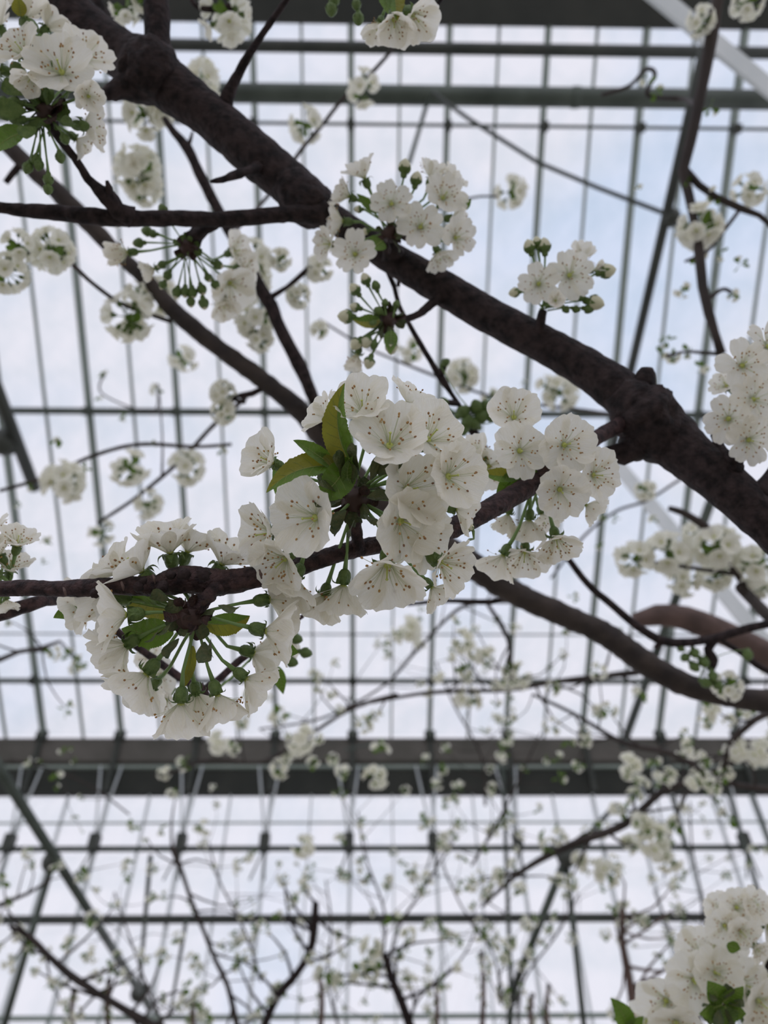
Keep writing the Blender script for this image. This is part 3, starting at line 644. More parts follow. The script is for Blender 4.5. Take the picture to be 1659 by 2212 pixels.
# ---- bud cluster under the limb
S = (845, 697, .465)
spurknot(T1, 838, 690, .462, 26, 16, ln=1.5)
for x, y, R, f in ((790, 604, 13, (-.4, -.9, .2)), (767, 626, 14, (-.6, -.7, .2)), (812, 618, 11, (-.3, -.9, .2)), (768, 664, 12, (-1, -.2, .2)), (748, 684, 17, (-1, 0, .3)), (770, 742, 15, (-.5, .6, .3)), (792, 738, 15, (-.3, .8, .4)), (798, 782, 14, (-.3, 1, .1)), (845, 750, 15, (.0, 1, .2)), (808, 745, 10, (-.2, 1, .1)), (832, 655, 9, (0, -1, .1)), (856, 658, 9, (.3, -1, .1)), (818, 672, 11, (-.8, -.3, .6)), (805, 700, 11, (-.8, .3, .6))):
    bud(T1, x, y, R, f, .455, S, .45 if R > 11.5 else 1)
flower(T1, 772, 765, 44, (-.35, .9, .2), .46, S, 55)
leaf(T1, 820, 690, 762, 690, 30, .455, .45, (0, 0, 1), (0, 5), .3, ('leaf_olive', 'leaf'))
leaf(T1, 845, 715, 843, 765, 30, .455, .45, (0, 0, 1), (0, 0), .3)

# ---- cluster standing on its spur, right of centre
S = (1178, 665, .468)
Jc = [(1163, 614, 48, (-.12, .08, 1), .455, 16), (1229, 596, 58, (.12, -.08, 1), .458, 12), (1199, 650, 28, (0, .1, 1), .45, 45), (1282, 585, 30, (.8, -.2, .3), .462, 52), (1255, 560, 40, (.3, -.8, -.2), .472, 36)]
for x, y, R, f, d, tl in Jc: flower(T1, x, y, R, f, d, S, tl)
for x, y, R, f, g in ((1144, 534, 15, (-.3, -1, .1), .45), (1176, 532, 16, (-.1, -1, .1), .45), (1160, 524, 12, (-.2, -1, 0), .45), (1310, 586, 18, (1, -.2, .1), .3), (1284, 654, 19, (.8, .3, .3), .3), (1256, 643, 9, (1, 0, .1), 1), (1222, 668, 9, (.6, .8, .2), 1), (1244, 668, 9, (1, .4, .2), 1), (1270, 668, 11, (1, .3, .2), 1), (1112, 632, 12, (-1, .2, 0), .3)):
    bud(T1, x, y, R, f, .46, S, g)

# ---- cluster at the right edge
wood('spur', [(1592, 1003, 34, .42), (1560, 975, 24, .43), (1545, 940, 20, .44)], T1, rough=.2)
S = (1640, 880, .43); wood('spur', [(1640, 1075, 50, .42), (1690, 980, 24, .43), (1665, 900, 18, .43), (1640, 880, 16, .43)], T1, rough=.2)
for x, y, R, f, d, tl in [(1602, 791, 60, (-.1, -.1, 1), .415, 10), (1626, 863, 56, (.05, 0, 1), .41, 8), (1573, 905, 58, (-.25, 0, .95), .415, 12), (1616, 950, 58, (0, .2, 1), .412, 10), (1657, 750, 60, (.1, -.3, .9), .42, 14), (1664, 820, 52, (.2, 0, .9), .43, 14), (1664, 935, 52, (.3, 0, .9), .43, 14), (1570, 835, 40, (-.5, -.3, .5), .44, 30)]:
    flower(T1, x, y, R, f, d, S, tl)
leaf(T1, 1640, 870, 1610, 855, 18, .42, .415, (0, 0, 1), (0, 0), .3)

NARROW = False
# ---- cluster at the upper left
S = (95, 245, .415)
spurknot(T1, 100, 245, .412, 27, 22, 'calyx', ln=1.9)
for x, y, fx, fy, l in ((75, 215, -.6, -.8, 50), (110, 190, .3, -1, 55), (130, 200, .7, -.7, 50), (60, 240, -1, .1, 60), (80, 275, -.6, .8, 50), (130, 265, .8, .3, 40), (55, 205, -.9, -.4, 50), (140, 215, .8, -.2, 45)): bract(T1, x, y, .40, l, (fx, fy, .5), 'calyx')
Lc = [(134, 160, 82, (.15, -.25, .95), .395, 18), (54, 120, 68, (-.25, -.4, .85), .40, 24), (190, 208, 46, (.45, .4, .75), .395, 42), (180, 272, 64, (1, .05, -.05), .41, 32), (178, 130, 70, (.55, -.3, .5), .415, 26), (0, 150, 66, (-.7, .0, .5), .41, 24), (68, 166, 44, (-.2, .9, .5), .39, 40), (55, 40, 60, (.1, -1, 0), .41, 35), (100, 60, 52, (.5, -.8, -.2), .42, 35), (0, 60, 60, (-.4, -.7, .2), .42, 30), (165, 300, 50, (.8, .5, -.4), .43, 30)]
for x, y, R, f, d, tl in Lc: flower(T1, x, y, R, f, d, S, tl)
for x, y, R, f, g in ((38, 152, 17, (-.4, -.7, .2), 1), (70, 60, 15, (-.1, -1, .1), 1), (8, 222, 15, (-1, .1, .2), 1), (32, 222, 15, (-1, 0, .3), 1), (10, 248, 14, (-1, .2, .2), 1), (36, 257, 15, (-1, .2, .3), 1), (12, 285, 12, (-1, .4, .2), 1), (180, 272, 13, (1, 0, .2), 1), (42, 188, 14, (-.8, -.4, .4), .5), (130, 340, 12, (.2, 1, 0), 1), (60, 362, 13, (-.3, 1, .1), 1), (84, 356, 12, (-.1, 1, .1), 1), (104, 388, 13, (0, 1, .1), 1), (104, 408, 12, (0, 1, .1), 1), (140, 300, 12, (.4, .9, .1), 1), (75, 345, 11, (-.3, 1, .1), 1)):
    bud(T1, x, y, R, f, .402, S, g)
leaf(T1, 55, 285, -20, 335, 56, .40, .395, (.2, -.3, .9), (-6, -6), .3)
leaf(T1, 45, 35, 38, -10, 30, .40, .395, (.2, -.3, .9), (0, 0), .3, ('leaf_olive', 'leaf_olive'))

# ---- cluster hanging under the left side branch
S = (405, 535, .49)
spurknot(T1, 405, 535, .485, 24, 14, 'calyx', ln=1.1)
for x, y, R, f in ((300, 525, 12, (-1, .1, .1)), (318, 500, 12, (-1, -.3, .1)), (352, 453, 12, (-.5, -1, .1)), (362, 595, 11, (-.5, .9, .1)), (352, 615, 10, (-.5, 1, .1)), (382, 632, 12, (-.2, 1, .1)), (400, 630, 12, (0, 1, .1)), (416, 632, 12, (.1, 1, .1)), (436, 625, 12, (.3, 1, .1)), (440, 655, 13, (.2, 1, .1)), (412, 652, 11, (.1, 1, 0)), (470, 572, 12, (1, .4, .1)), (465, 615, 11, (.6, .9, .1)), (350, 572, 10, (-.8, .5, .2)), (330, 505, 10, (-1, 0, .3)), (450, 600, 10, (.5, .8, .3))):
    bud(T1, x, y, R, f, .49, S, .8)
for x, y, R, f, d, tl in [(278, 545, 52, (-1, .1, .05), .50, 60), (335, 580, 36, (-.7, .4, .3), .50, 50), (500, 545, 50, (.7, -.1, .4), .54, 30), (495, 610, 60, (.5, .5, .5), .53, 24), (480, 650, 44, (.3, .8, .3), .53, 36), (520, 580, 46, (.8, .2, .2), .54, 30)]:
    flower(T1, x, y, R, f, d, S, tl)

# ================================================================== OTHER NEAR BRANCHES
def branch(label, loc, name='cherry_branch'): return thing(name, label, 'branch', loc)
T3 = branch('thick dark branch running down to the right behind the focused cluster', P(1659, 1515, .8))
wood('stem', [(-60, 235, 26, .80), (20, 318, 34, .80), (75, 370, 36, .80), (135, 425, 38, .80), (200, 492, 36, .80), (262, 555, 32, .80), (320, 608, 30, .80), (365, 660, 36, .80), (420, 710, 38, .80), (480, 757, 38, .80), (560, 815, 40, .80), (640, 880, 42, .80), (700, 948, 46, .80), (800, 1060, 50, .80), (900, 1140, 52, .80), (1010, 1213, 56, .80), (1060, 1250, 54, .80), (1130, 1290, 52, .80), (1220, 1330, 50, .80), (1310, 1372, 52, .80), (1400, 1436, 54, .80), (1480, 1478, 52, .80), (1560, 1502, 46, .80), (1659, 1515, 50, .80), (1740, 1520, 50, .80)], T3, ('bark_sunk',), 16, .005, .09, 90, ring=.10)
wood('side_branch', [(355, 255, 12, .78), (375, 285, 16, .78), (405, 320, 22, .78), (430, 372, 22, .78), (475, 462, 24, .78), (520, 540, 26, .78), (560, 620, 28, .78), (585, 660, 30, .78), (605, 710, 28, .78), (645, 785, 32, .78), (670, 845, 26, .78), (700, 910, 24, .79), (735, 990, 30, .80)], T3, n=12, step=.008, rough=.15, freq=60)
wood('twig', [(12, 395, 12, .80), (40, 360, 16, .80), (60, 355, 22, .80)], T3, step=.01)
wood('twig', [(580, 645, 14, .78), (620, 620, 10, .78), (655, 590, 12, .78), (670, 575, 10, .78)], T3, step=.01)
wood('twig', [(640, 785, 14, .78), (652, 780, 10, .775)], T3, step=.01)
wood('twig', [(405, 320, 12, .78), (412, 300, 8, .78), (416, 285, 5, .78)], T3, step=.01)
wood('twig', [(530, 870, 8, .80), (500, 860, 12, .80), (545, 850, 14, .80), (565, 840, 12, .80)], T3, step=.01)
wood('twig', [(1120, 1285, 14, .80), (1060, 1300, 12, .82), (960, 1298, 10, .83), (880, 1306, 8, .84)], T3, step=.01)
for a in ((300, 370, 55, .84), (310, 400, 44, .86), (310, 248, 50, .80), (345, 240, 34, .80), (540, 600, 50, .83), (550, 560, 44, .84), (548, 690, 46, .80), (560, 730, 34, .80), (645, 640, 30, .80), (690, 580, 32, .78), (605, 560, 26, .79), (340, 640, 46, .86), (480, 850, 32, .80), (483, 890, 30, .80), (690, 712, 22, .9), (250, 470, 20, .82)):
    ball(T3, *a)

T10 = branch('thin bare twig hanging down from the limb to a knot of dark buds', P(825, 575, .52))
wood('stem', [(825, 560, 10, .52), (852, 620, 10, .53), (862, 660, 10, .54), (895, 720, 11, .55), (930, 780, 12, .56), (955, 820, 16, .56), (975, 850, 10, .56), (995, 880, 10, .56), (1010, 910, 20, .56), (1030, 945, 18, .56), (1060, 985, 14, .56)], T10, ('bark',), 10, .006, .2, 150)
wood('spur', [(952, 812, 14, .56), (958, 790, 15, .555), (960, 780, 10, .555)], T10)
wood('spur', [(860, 618, 9, .53), (862, 600, 8, .53)], T10)
wood('spur', [(990, 872, 12, .56), (975, 870, 14, .555), (958, 868, 12, .55)], T10)
for i, (x, y, R) in enumerate(((1000, 890, 16), (1030, 880, 17), (1050, 878, 14), (1010, 912, 16), (1040, 900, 16), (1060, 900, 13), (1000, 930, 13), (960, 868, 10), (1025, 915, 14), (1068, 880, 11), (962, 783, 10))): bud(T10, x, y, R, (RF.uniform(-1, 1), -.6, .4), .55, (1020, 905, .56), 1)

T4 = branch('slender dark branch forking low on the right above the thick pale limb', P(1659, 1350, .75))
wood('stem', [(1190, 1165, 10, .70), (1222, 1200, 13, .70), (1270, 1262, 15, .71), (1320, 1305, 16, .72), (1375, 1352, 18, .73), (1430, 1384, 20, .74), (1480, 1388, 18, .74), (1540, 1380, 18, .75), (1600, 1362, 20, .75), (1659, 1348, 18, .75), (1740, 1335, 18, .75)], T4, ('bark',), 10, .008, .12, 80)
wood('twig', [(1430, 1384, 16, .74), (1415, 1400, 10, .74)], T4)
wood('twig', [(1550, 1378, 14, .75), (1530, 1402, 20, .75), (1540, 1425, 24, .75), (1535, 1450, 14, .75)], T4)
wood('twig', [(1550, 1378, 10, .75), (1600, 1410, 12, .76), (1640, 1440, 14, .76), (1700, 1470, 14, .76)], T4)
for x, y, R in ((1500, 1410, 12), (1520, 1430, 13), (1480, 1420, 11), (1540, 1460, 12), (1525, 1475, 12), (1550, 1480, 11), (1615, 1415, 13), (1500, 1440, 12), (1470, 1400, 9)): bud(T4, x, y, R, (RF.uniform(-1, 1), .4, .4), .74, (1535, 1430, .75), 1)
ball(T4, 1570, 1482, 34, .76, 9, leaves=2)

T5 = branch('thick pale reddish branch lying horizontally at the lower right', P(1659, 1440, 1.2))
wood('stem', [(1370, 1340, 30, 1.2), (1420, 1328, 50, 1.2), (1480, 1335, 52, 1.2), (1540, 1358, 56, 1.2), (1600, 1385, 56, 1.2), (1659, 1415, 56, 1.2), (1740, 1450, 60, 1.2)], T5, ('bark_pale',), 14, .02, .12, 22)
wood('twig', [(1600, 1270, 24, 1.0), (1630, 1300, 26, 1.05), (1659, 1330, 28, 1.1), (1720, 1380, 30, 1.15)], T5, ('bark_far',), 10, .02)
for a in ((1372, 1208, 44, 1.0), (1445, 1195, 52, 1.0), (1550, 1182, 54, 1.0), (1635, 1220, 52, 1.0), (1478, 1255, 36, 1.05), (1545, 1245, 36, 1.05), (1395, 1060, 24, 1.3), (1645, 1270, 26, 1.05), (1500, 1150, 28, 1.1)): ball(T5, *a)
wood('twig', [(1545, 1182, 8, 1.0), (1590, 1240, 12, 1.0), (1620, 1285, 18, 1.02)], T5, ('bark_far',)); wood('twig', [(1372, 1208, 6, 1.0), (1480, 1225, 8, 1.0), (1590, 1240, 10, 1.0)], T5, ('bark_far',))
wood('twig', [(1445, 1098, 12, 1.0), (1480, 1110, 16, 1.0), (1520, 1135, 18, 1.0), (1550, 1160, 16, 1.0)], T5, ('bark_far',))

T6 = branch('upright brown branch descending along the right side in front of the steel tube', P(1555, 760, .95))
wood('stem', [(1558, -60, 26, 1.0), (1545, 30, 26, 1.0), (1530, 120, 26, 1.0), (1510, 220, 24, 1.0), (1490, 310, 24, 1.0), (1475, 370, 22, 1.0), (1490, 430, 20, 1.0), (1502, 490, 18, .98), (1512, 560, 22, .97), (1518, 620, 22, .96), (1532, 680, 22, .95), (1545, 720, 18, .95), (1558, 765, 20, .95)], T6, ('bark_far',), 10, .02, .12, 40)
wood('side_branch', [(1478, 365, 18, 1.0), (1510, 400, 16, 1.0), (1545, 425, 16, 1.0), (1600, 450, 16, 1.0), (1640, 465, 12, 1.0), (1690, 510, 12, 1.0)], T6, ('bark_far',), 8, .02)
wood('twig', [(1525, 650, 12, .96), (1560, 625, 8, .96), (1580, 632, 8, .96)], T6, ('bark_far',)); wood('twig', [(1558, 765, 10, .95), (1520, 762, 8, .95), (1480, 760, 6, .95), (1440, 770, 8, .95)], T6, ('bark_far',))
wood('twig', [(1600, 450, 8, 1.0), (1570, 490, 8, 1.0), (1530, 540, 8, 1.0), (1480, 565, 6, 1.0)], T6, ('bark_far',))
wood('twig', [(1545, 30, 12, 1.0), (1515, 70, 20, 1.0), (1500, 60, 10, 1.0)], T6, ('bark_far',))
for a in ((1512, 492, 50, .98, 14), (1618, 412, 38, 1.0, 10), (1515, 45, 34, .98, 10), (1615, 8, 36, 1.0, 10), (1585, 638, 16, .96, 4), (1475, 628, 20, .98, 5), (1380, 405, 10, 1.0, 3)): ball(T6, *a, leaves=4)
for x, y, k in ((1425, 765, 4), (1450, 770, 2), (1488, 758, 4), (1525, 790, 2), (1555, 545, 4), (1600, 570, 7), (1515, 560, 4), (1490, 395, 4), (1535, 235, 7), (1545, 420, 2), (1400, 175, 7), (1420, 200, 7), (1440, 735, 7)): farc(T6, P(x, y, 1.0), .014, k)
wood('twig', [(1300, 205, 8, 1.4), (1360, 185, 8, 1.4), (1395, 150, 9, 1.4), (1415, 160, 9, 1.4), (1400, 205, 10, 1.4), (1480, 215, 10, 1.4), (1508, 235, 10, 1.02)], T6, ('bark_far',))

T9 = branch('blossom-laden branch tip rising into the lower right corner', P(1720, 2240, .5))
wood('stem', [(1560, 2230, 18, .50), (1600, 2150, 16, .50), (1640, 2105, 18, .50), (1700, 2060, 20, .50), (1760, 2100, 24, .52)], T9, ('bark',), 10, .006, .15)
wood('twig', [(1640, 2010, 8, .5), (1620, 2035, 10, .5), (1700, 2060, 12, .5)], T9)
S = (1560, 2150, .50); spurknot(T9, 1555, 2165, .49, 30, 8, 'calyx', 'leaf', 1.4)
for x, y, R, f, d, tl in [(1500, 2116, 64, (-.3, -.2, .9), .49, 14), (1545, 2100, 58, (0, -.4, .9), .485, 16), (1440, 2160, 64, (-.5, -.1, .8), .5, 18), (1460, 2205, 64, (-.3, .3, .9), .49, 14), (1600, 2125, 60, (.3, -.3, .9), .49, 20), (1635, 2160, 66, (.3, 0, .9), .48, 20), (1620, 2215, 66, (.2, .3, .9), .48, 16), (1400, 2205, 50, (-.7, 0, .5), .52, 20), (1510, 2060, 54, (-.3, -.6, .6), .51, 24), (1570, 2050, 48, (.1, -.8, .4), .52, 30), (1655, 2110, 54, (.5, -.3, .8), .5, 20)]:
    flower(T9, x, y, R, f, d, S, tl)
S = (1615, 2040, .50)
for x, y, R, f, d, tl in [(1565, 1998, 46, (-.3, 0, .95), .485, 12), (1600, 2010, 44, (.1, .2, .95), .48, 12), (1590, 1960, 44, (-.1, -.4, .85), .49, 18), (1625, 1955, 42, (.2, -.4, .85), .49, 18), (1630, 2045, 34, (.3, .2, .9), .48, 30), (1545, 2030, 40, (-.5, .5, .6), .5, 24), (1655, 2000, 40, (.5, 0, .8), .5, 20), (1560, 1965, 40, (-.5, -.4, .5), .5, 28), (1648, 1975, 36, (.5, -.3, .5), .5, 28)]:
    flower(T9, x, y, R, f, d, S, tl)
for a in ((1560, 2165, 1528, 2118, 46), (1560, 2165, 1606, 2130, 46), (1560, 2170, 1510, 2190, 46), (1570, 2175, 1612, 2190, 44), (1550, 2170, 1545, 2222, 46), (1565, 2172, 1585, 2215, 42)): leaf(T9, *a, .468, .462, (.1, .1, .9), (0, 0), .25)
for q in range(6): bract(T9, 1560 + 12 * cos(q), 2168 + 12 * sin(q), .465, 34, (cos(q), sin(q), .4))
leaf(T9, 1352, 2225, 1318, 2155, 42, .5, .5, (.2, 0, .9), (10, 0), .3); leaf(T9, 1352, 2225, 1390, 2195, 36, .5, .5, (.2, 0, .9), (0, 0), .3); leaf(T9, 1570, 2040, 1600, 2050, 26, .47, .47, (0, 0, 1), (0, 0), .3)
wood('twig', [(1352, 2228, 10, .5), (1440, 2240, 14, .5), (1560, 2230, 16, .5)], T9)

Tt = branch('branch hanging in from the top edge with white petals and green buds', P(880, -60, .42))
wood('stem', [(560, -70, 14, .50), (700, -50, 14, .46), (880, -60, 14, .42), (960, -10, 10, .42), (930, 30, 8, .42)], Tt, ('bark',), 10, .008)
S = (850, -30, .42)
for x, y, R, f, d, tl in [(850, 40, 60, (.1, .9, .3), .40, 44), (890, 30, 62, (.5, .7, .3), .405, 38), (820, 50, 46, (-.3, .9, .2), .41, 50)]: flower(Tt, x, y, R, f, d, S, tl)
for x, y, R in ((716, 20, 15), (774, 40, 14), (722, 0, 14), (770, 10, 12)): bud(Tt, x, y, R, (0, 1, .1), .42, (745, -50, .46), 1)
leaf(Tt, 850, -30, 858, 45, 40, .395, .39, (.2, 0, 1), (0, 0), .3, ('leaf_olive', 'leaf')); leaf(Tt, 830, -30, 838, 30, 30, .395, .39, (-.2, 0, 1), (0, 0), .3)
wood('twig', [(400, -60, 14, .62), (420, 10, 10, .62), (470, 20, 14, .62), (500, 15, 18, .62)], Tt, ('bark',)); wood('twig', [(400, -60, 14, .62), (480, -80, 14, .55), (560, -70, 14, .50)], Tt, ('bark',))
for a in ((490, 30, 60, .62, 14), (268, 20, 34, .66, 9), (310, 0, 30, .66, 8)): ball(Tt, *a, gap=(0, -.3, .8), leaves=6)
wood('twig', [(268, 20, 8, .66), (300, -30, 10, .66), (400, -60, 12, .62)], Tt, ('bark',))
wood('twig', [(245, 50, 10, .66), (215, 10, 22, .62), (195, -40, 26, .60), (300, -70, 20, .62), (400, -62, 14, .62)], Tt, ('bark',))

Tl = branch('pale blossoms on the branch leaving at the left edge just under the focused one', P(-40, 1335, .36))
wood('stem', [(-60, 1340, 34, .36), (0, 1326, 34, .36), (60, 1308, 30, .36), (112, 1296, 24, .37), (180, 1310, 18, .40), (300, 1400, 16, .42), (420, 1482, 18, .42), (455, 1480, 16, .42), (520, 1425, 15, .42), (580, 1388, 14, .42), (640, 1340, 11, .42), (655, 1330, 9, .42)], Tl, ('bark_red',), 14, .003, .15, 200)
wood('spur', [(430, 1480, 20, .42), (442, 1500, 22, .42), (440, 1518, 14, .42)], Tl, ('bark_red',))
S = (0, 1325, .36)
for x, y, R, f, d, tl in [(0, 1200, 58, (-.3, -.7, .3), .35, 26), (20, 1235, 56, (.2, -.8, .2), .355, 30), (-20, 1160, 60, (-.3, -.8, .2), .36, 26), (15, 1295, 34, (.2, .9, .1), .35, 40), (36, 1180, 56, (.3, -.8, .3), .35, 34), (-15, 1232, 60, (-.3, -.5, .6), .345, 24)]: flower(Tl, x, y, R, f, d, S, tl)
S = (440, 1515, .42)
for x, y, R, f, d, tl in [(350, 1460, 46, (-.2, 0, .9), .43, 14), (360, 1510, 40, (-.3, .4, .8), .43, 20), (620, 1400, 30, (.6, 0, .3), .44, 30), (330, 1420, 38, (-.2, -.4, .8), .44, 20)]: flower(Tl, x, y, R, f, d, S, tl)
for x, y in ((640, 1380), (660, 1410), (630, 1430)): bud(Tl, x, y, 13, (1, .2, .2), .43, (600, 1380, .42), 1)
leaf(Tl, 600, 1440, 612, 1500, 26, .43, .43, (0, 0, 1), (0, 0), .3); leaf(Tl, 300, 1410, 330, 1395, 16, .43, .43, (0, 0, 1), (0, 0), .3)

# ---- single balls on wiry twigs
def wiry(label, path, balls, mats=('bark_far',), extra=()):
    t = branch(label, P(path[0][0], path[0][1], path[0][3])); wood('stem', path, t, mats, 8, .01, .1, 60)
    for a in balls: ball(t, *a)
    for x, y, r, d, k in extra: farc(t, P(x, y, d), r * d / F, k)
    return t
wiry('wiry twig at left carrying three white blossom balls below the side branch', [(-60, 600, 8, .62), (20, 560, 8, .64), (115, 540, 9, .66), (160, 575, 9, .68), (200, 612, 9, .72), (260, 655, 9, .78), (320, 678, 9, .8), (370, 695, 10, .8)],
     [(112, 540, 50, .64, 14), (15, 590, 46, .62, 12), (40, 530, 36, .62, 9), (278, 686, 56, .78, 16, None, (0, .35, .9)), (300, 640, 36, .80, 10)])
wiry('thin twig crossing the thick pipe with pale buds and flowers', [(850, 105, 8, 1.1), (800, 160, 9, 1.1), (740, 215, 9, 1.1), (700, 265, 9, 1.1), (650, 325, 9, 1.05), (605, 390, 8, 1.05), (560, 445, 8, 1.0), (500, 505, 10, .79)], [(785, 190, 40, 1.08, 8), (660, 270, 42, 1.07, 7), (435, 180, 48, 1.0, 14)], ('bark_far',))
wiry('short twig with one lit blossom ball in front of the open roof at top right', [(1075, 425, 5, 1.3), (1040, 424, 5, 1.3), (1000, 432, 5, 1.3), (950, 450, 6, 1.1), (880, 500, 8, .7), (830, 540, 10, .51)], [(1102, 415, 38, 1.3, 13, None, (-.8, 0, .5))])
wiry('faint twig with two creamy blossom balls just above the focused cluster', [(690, 690, 5, 1.5), (780, 745, 5, 1.5), (860, 780, 6, 1.5), (940, 812, 7, 1.5), (1040, 850, 6, 1.5), (1130, 870, 6, 1.5), (1250, 885, 8, 1.5), (1350, 900, 10, 1.2), (1400, 905, 16, .47)], [(1000, 810, 38, 1.5, 14), (1210, 850, 42, 1.5, 12), (1180, 835, 26, 1.5, 7), (1060, 860, 24, 1.5, 7), (885, 755, 30, 1.5, 8), (1130, 825, 8, 1.5, 2)])
wiry('thin twig beside the limb with small scattered flowers near the bar grid at left', [(0, 1060, 8, 1.2), (100, 1030, 8, 1.2), (200, 985, 9, 1.2), (300, 960, 9, 1.2), (420, 965, 8, 1.2), (500, 960, 7, 1.2)],
     [(140, 1040, 50, 1.15, 14), (280, 1010, 44, 1.15, 12, None, (.3, 0, .9)), (405, 1010, 42, 1.2, 12)], extra=[(120, 950, 20, 1.2, 4), (60, 1050, 14, 1.2, 4), (480, 975, 16, 1.2, 2), (185, 1010, 16, 1.2, 7), (330, 960, 12, 1.2, 4)])
wiry('slanting twig with small blossom balls left of the focused cluster', [(210, 1130, 7, 1.25), (280, 1085, 8, 1.25), (350, 1030, 9, 1.25), (400, 985, 10, 1.25), (460, 920, 10, 1.2), (530, 860, 11, 1.1)], [(320, 1090, 34, 1.25, 9), (220, 1150, 32, 1.25, 8, None, (0, 0, 1)), (395, 775, 32, 1.25, 8)], extra=[(100, 1165, 16, 1.3, 2), (50, 1160, 18, 1.3, 4), (95, 1215, 12, 1.3, 4), (40, 1090, 12, 1.3, 7)])
wiry('faint wisp of a twig with tiny buds between the left glazing bars', [(230, 800, 4, 2.2), (220, 850, 4, 2.2), (330, 890, 4, 2.2), (340, 830, 4, 2.2), (350, 930, 4, 1.6), (350, 1030, 6, 1.25)], [], extra=[(225, 810, 12, 2.2, 4), (335, 840, 18, 2.2, 5), (215, 860, 10, 2.2, 4), (270, 900, 14, 2.2, 4)])
wiry('spindly twig with green shoots at the right under the limb', [(1190, 1250, 5, 1.8), (1260, 1160, 6, 1.8), (1330, 1105, 6, 1.8), (1400, 1080, 6, 1.8), (1480, 1030, 6, 1.8), (1560, 1000, 6, 1.8)], [], extra=[(1300, 1125, 16, 1.8, 2), (1330, 1120, 14, 1.8, 7), (1410, 1125, 16, 1.8, 2), (1390, 1060, 22, 1.8, 5), (1300, 1180, 14, 1.8, 4), (1240, 1290, 16, 1.8, 7)])

# ================================================================== BRANCHES BEHIND, LOWER HALF
fb = far_branch
fb('long thin branch crossing level below the focused cluster towards the thick pale limb', [(800, 1518, 6, 1.9), (930, 1496, 9, 1.9), (1100, 1490, 10, 1.9), (1190, 1474, 12, 1.9), (1380, 1452, 14, 1.8)], 12, 31, crad=.026, extra=[(1120, 1460, 40, 1.9), (1010, 1512, 40, 1.9), (880, 1362, 44, 1.7), (1000, 1385, 36, 1.8)])
fb('twiggy branch with green shoots running to the right edge over the gutter', [(1150, 1500, 6, 1.8), (1240, 1542, 8, 1.8), (1350, 1606, 10, 1.7), (1450, 1628, 11, 1.7), (1560, 1688, 12, 1.7), (1690, 1708, 14, 1.7)], 16, 32, crad=.026, kinds=(2, 4, 5, 7, 1), extra=[(1360, 1655, 38, 1.6), (1450, 1680, 26, 1.6), (1500, 1690, 26, 1.6)])
fb('short branch entering at the right edge with green-white clusters above the gutter', [(1560, 1660, 9, 1.5), (1590, 1590, 12, 1.5), (1630, 1555, 14, 1.5), (1700, 1520, 18, 1.5)], 8, 33, crad=.025, kinds=(0, 5, 2, 6), extra=[(1590, 1620, 36, 1.5), (1640, 1625, 40, 1.5), (1530, 1560, 24, 1.5)])
fb('brown branch rising from the truss joint towards the right under the gutter', [(1040, 1960, 6, 2.2), (1110, 1895, 10, 2.2), (1180, 1850, 14, 2.1), (1260, 1815, 18, 2.1), (1350, 1780, 18, 2.0), (1430, 1710, 16, 2.0), (1500, 1685, 14, 2.0), (1600, 1640, 14, 2.0), (1720, 1590, 16, 2.0)], 18, 34, crad=.032, extra=[(1420, 1820, 52, 1.9), (1390, 1785, 40, 1.9), (1310, 1885, 40, 2.1), (1440, 1850, 44, 1.9), (1260, 1870, 30, 2.1)])
fb('branch with mossy clusters standing upright right of the truss joint', [(1344, 1965, 12, 2.3), (1345, 2040, 14, 2.3), (1358, 2110, 18, 2.3), (1368, 2180, 20, 2.3), (1372, 2260, 22, 2.3)], 14, 35, ('bark_pale',), kinds=(2, 4, 5, 1), crad=.03, up=-.1)
fb('dark branch stub rising from the bottom edge below the rail in the middle', [(832, 2062, 14, 2.4), (845, 2110, 17, 2.4), (866, 2160, 20, 2.4), (890, 2230, 22, 2.4)], 8, 36, ('bark',), crad=.034, extra=[(800, 2050, 34, 2.4), (850, 1990, 30, 2.4), (700, 2100, 30, 2.4)])
fb('dark leaning branch left of middle reaching up to the long rail', [(682, 1950, 14, 2.4), (678, 2010, 18, 2.4), (668, 2060, 17, 2.4), (632, 2115, 17, 2.4), (600, 2150, 17, 2.4), (565, 2230, 18, 2.4)], 14, 37, ('bark',), crad=.028, kinds=(2, 4, 7, 5, 1), extra=[(655, 1828, 34, 2.2)])
fb('crooked thin branch winding down left of middle below the bracket', [(372, 1830, 14, 2.6), (395, 1890, 10, 2.6), (415, 1950, 10, 2.6), (440, 2010, 10, 2.6), (468, 2080, 10, 2.6), (492, 2130, 12, 2.6), (515, 2230, 14, 2.6)], 14, 38, crad=.026, kinds=(2, 4, 7, 5), extra=[(285, 1785, 22, 2.6), (345, 1790, 18, 2.6), (440, 1785, 24, 2.6)])
fb('branch sloping down from the left edge to the bottom under the truss', [(20, 2000, 8, 2.2), (62, 2022, 14, 2.2), (100, 2060, 13, 2.2), (150, 2105, 16, 2.2), (210, 2145, 14, 2.2), (260, 2175, 16, 2.2), (350, 2230, 22, 2.2)], 18, 39, crad=.028, kinds=(2, 4, 7, 5, 1, 0))
fb('left edge branch with blurred pale flowers above the long rail', [(110, 1900, 5, 2.4), (60, 1930, 8, 2.4), (10, 1950, 10, 2.4), (-60, 1980, 12, 2.4)], 7, 40, crad=.03, kinds=(0, 2, 5))
fb('left branch with green tufts just under the focused lower left cluster', [(130, 1385, 6, 1.6), (90, 1400, 10, 1.6), (40, 1408, 11, 1.6), (0, 1425, 11, 1.6), (-60, 1440, 12, 1.6)], 8, 41, crad=.022, kinds=(4, 7, 2, 5))
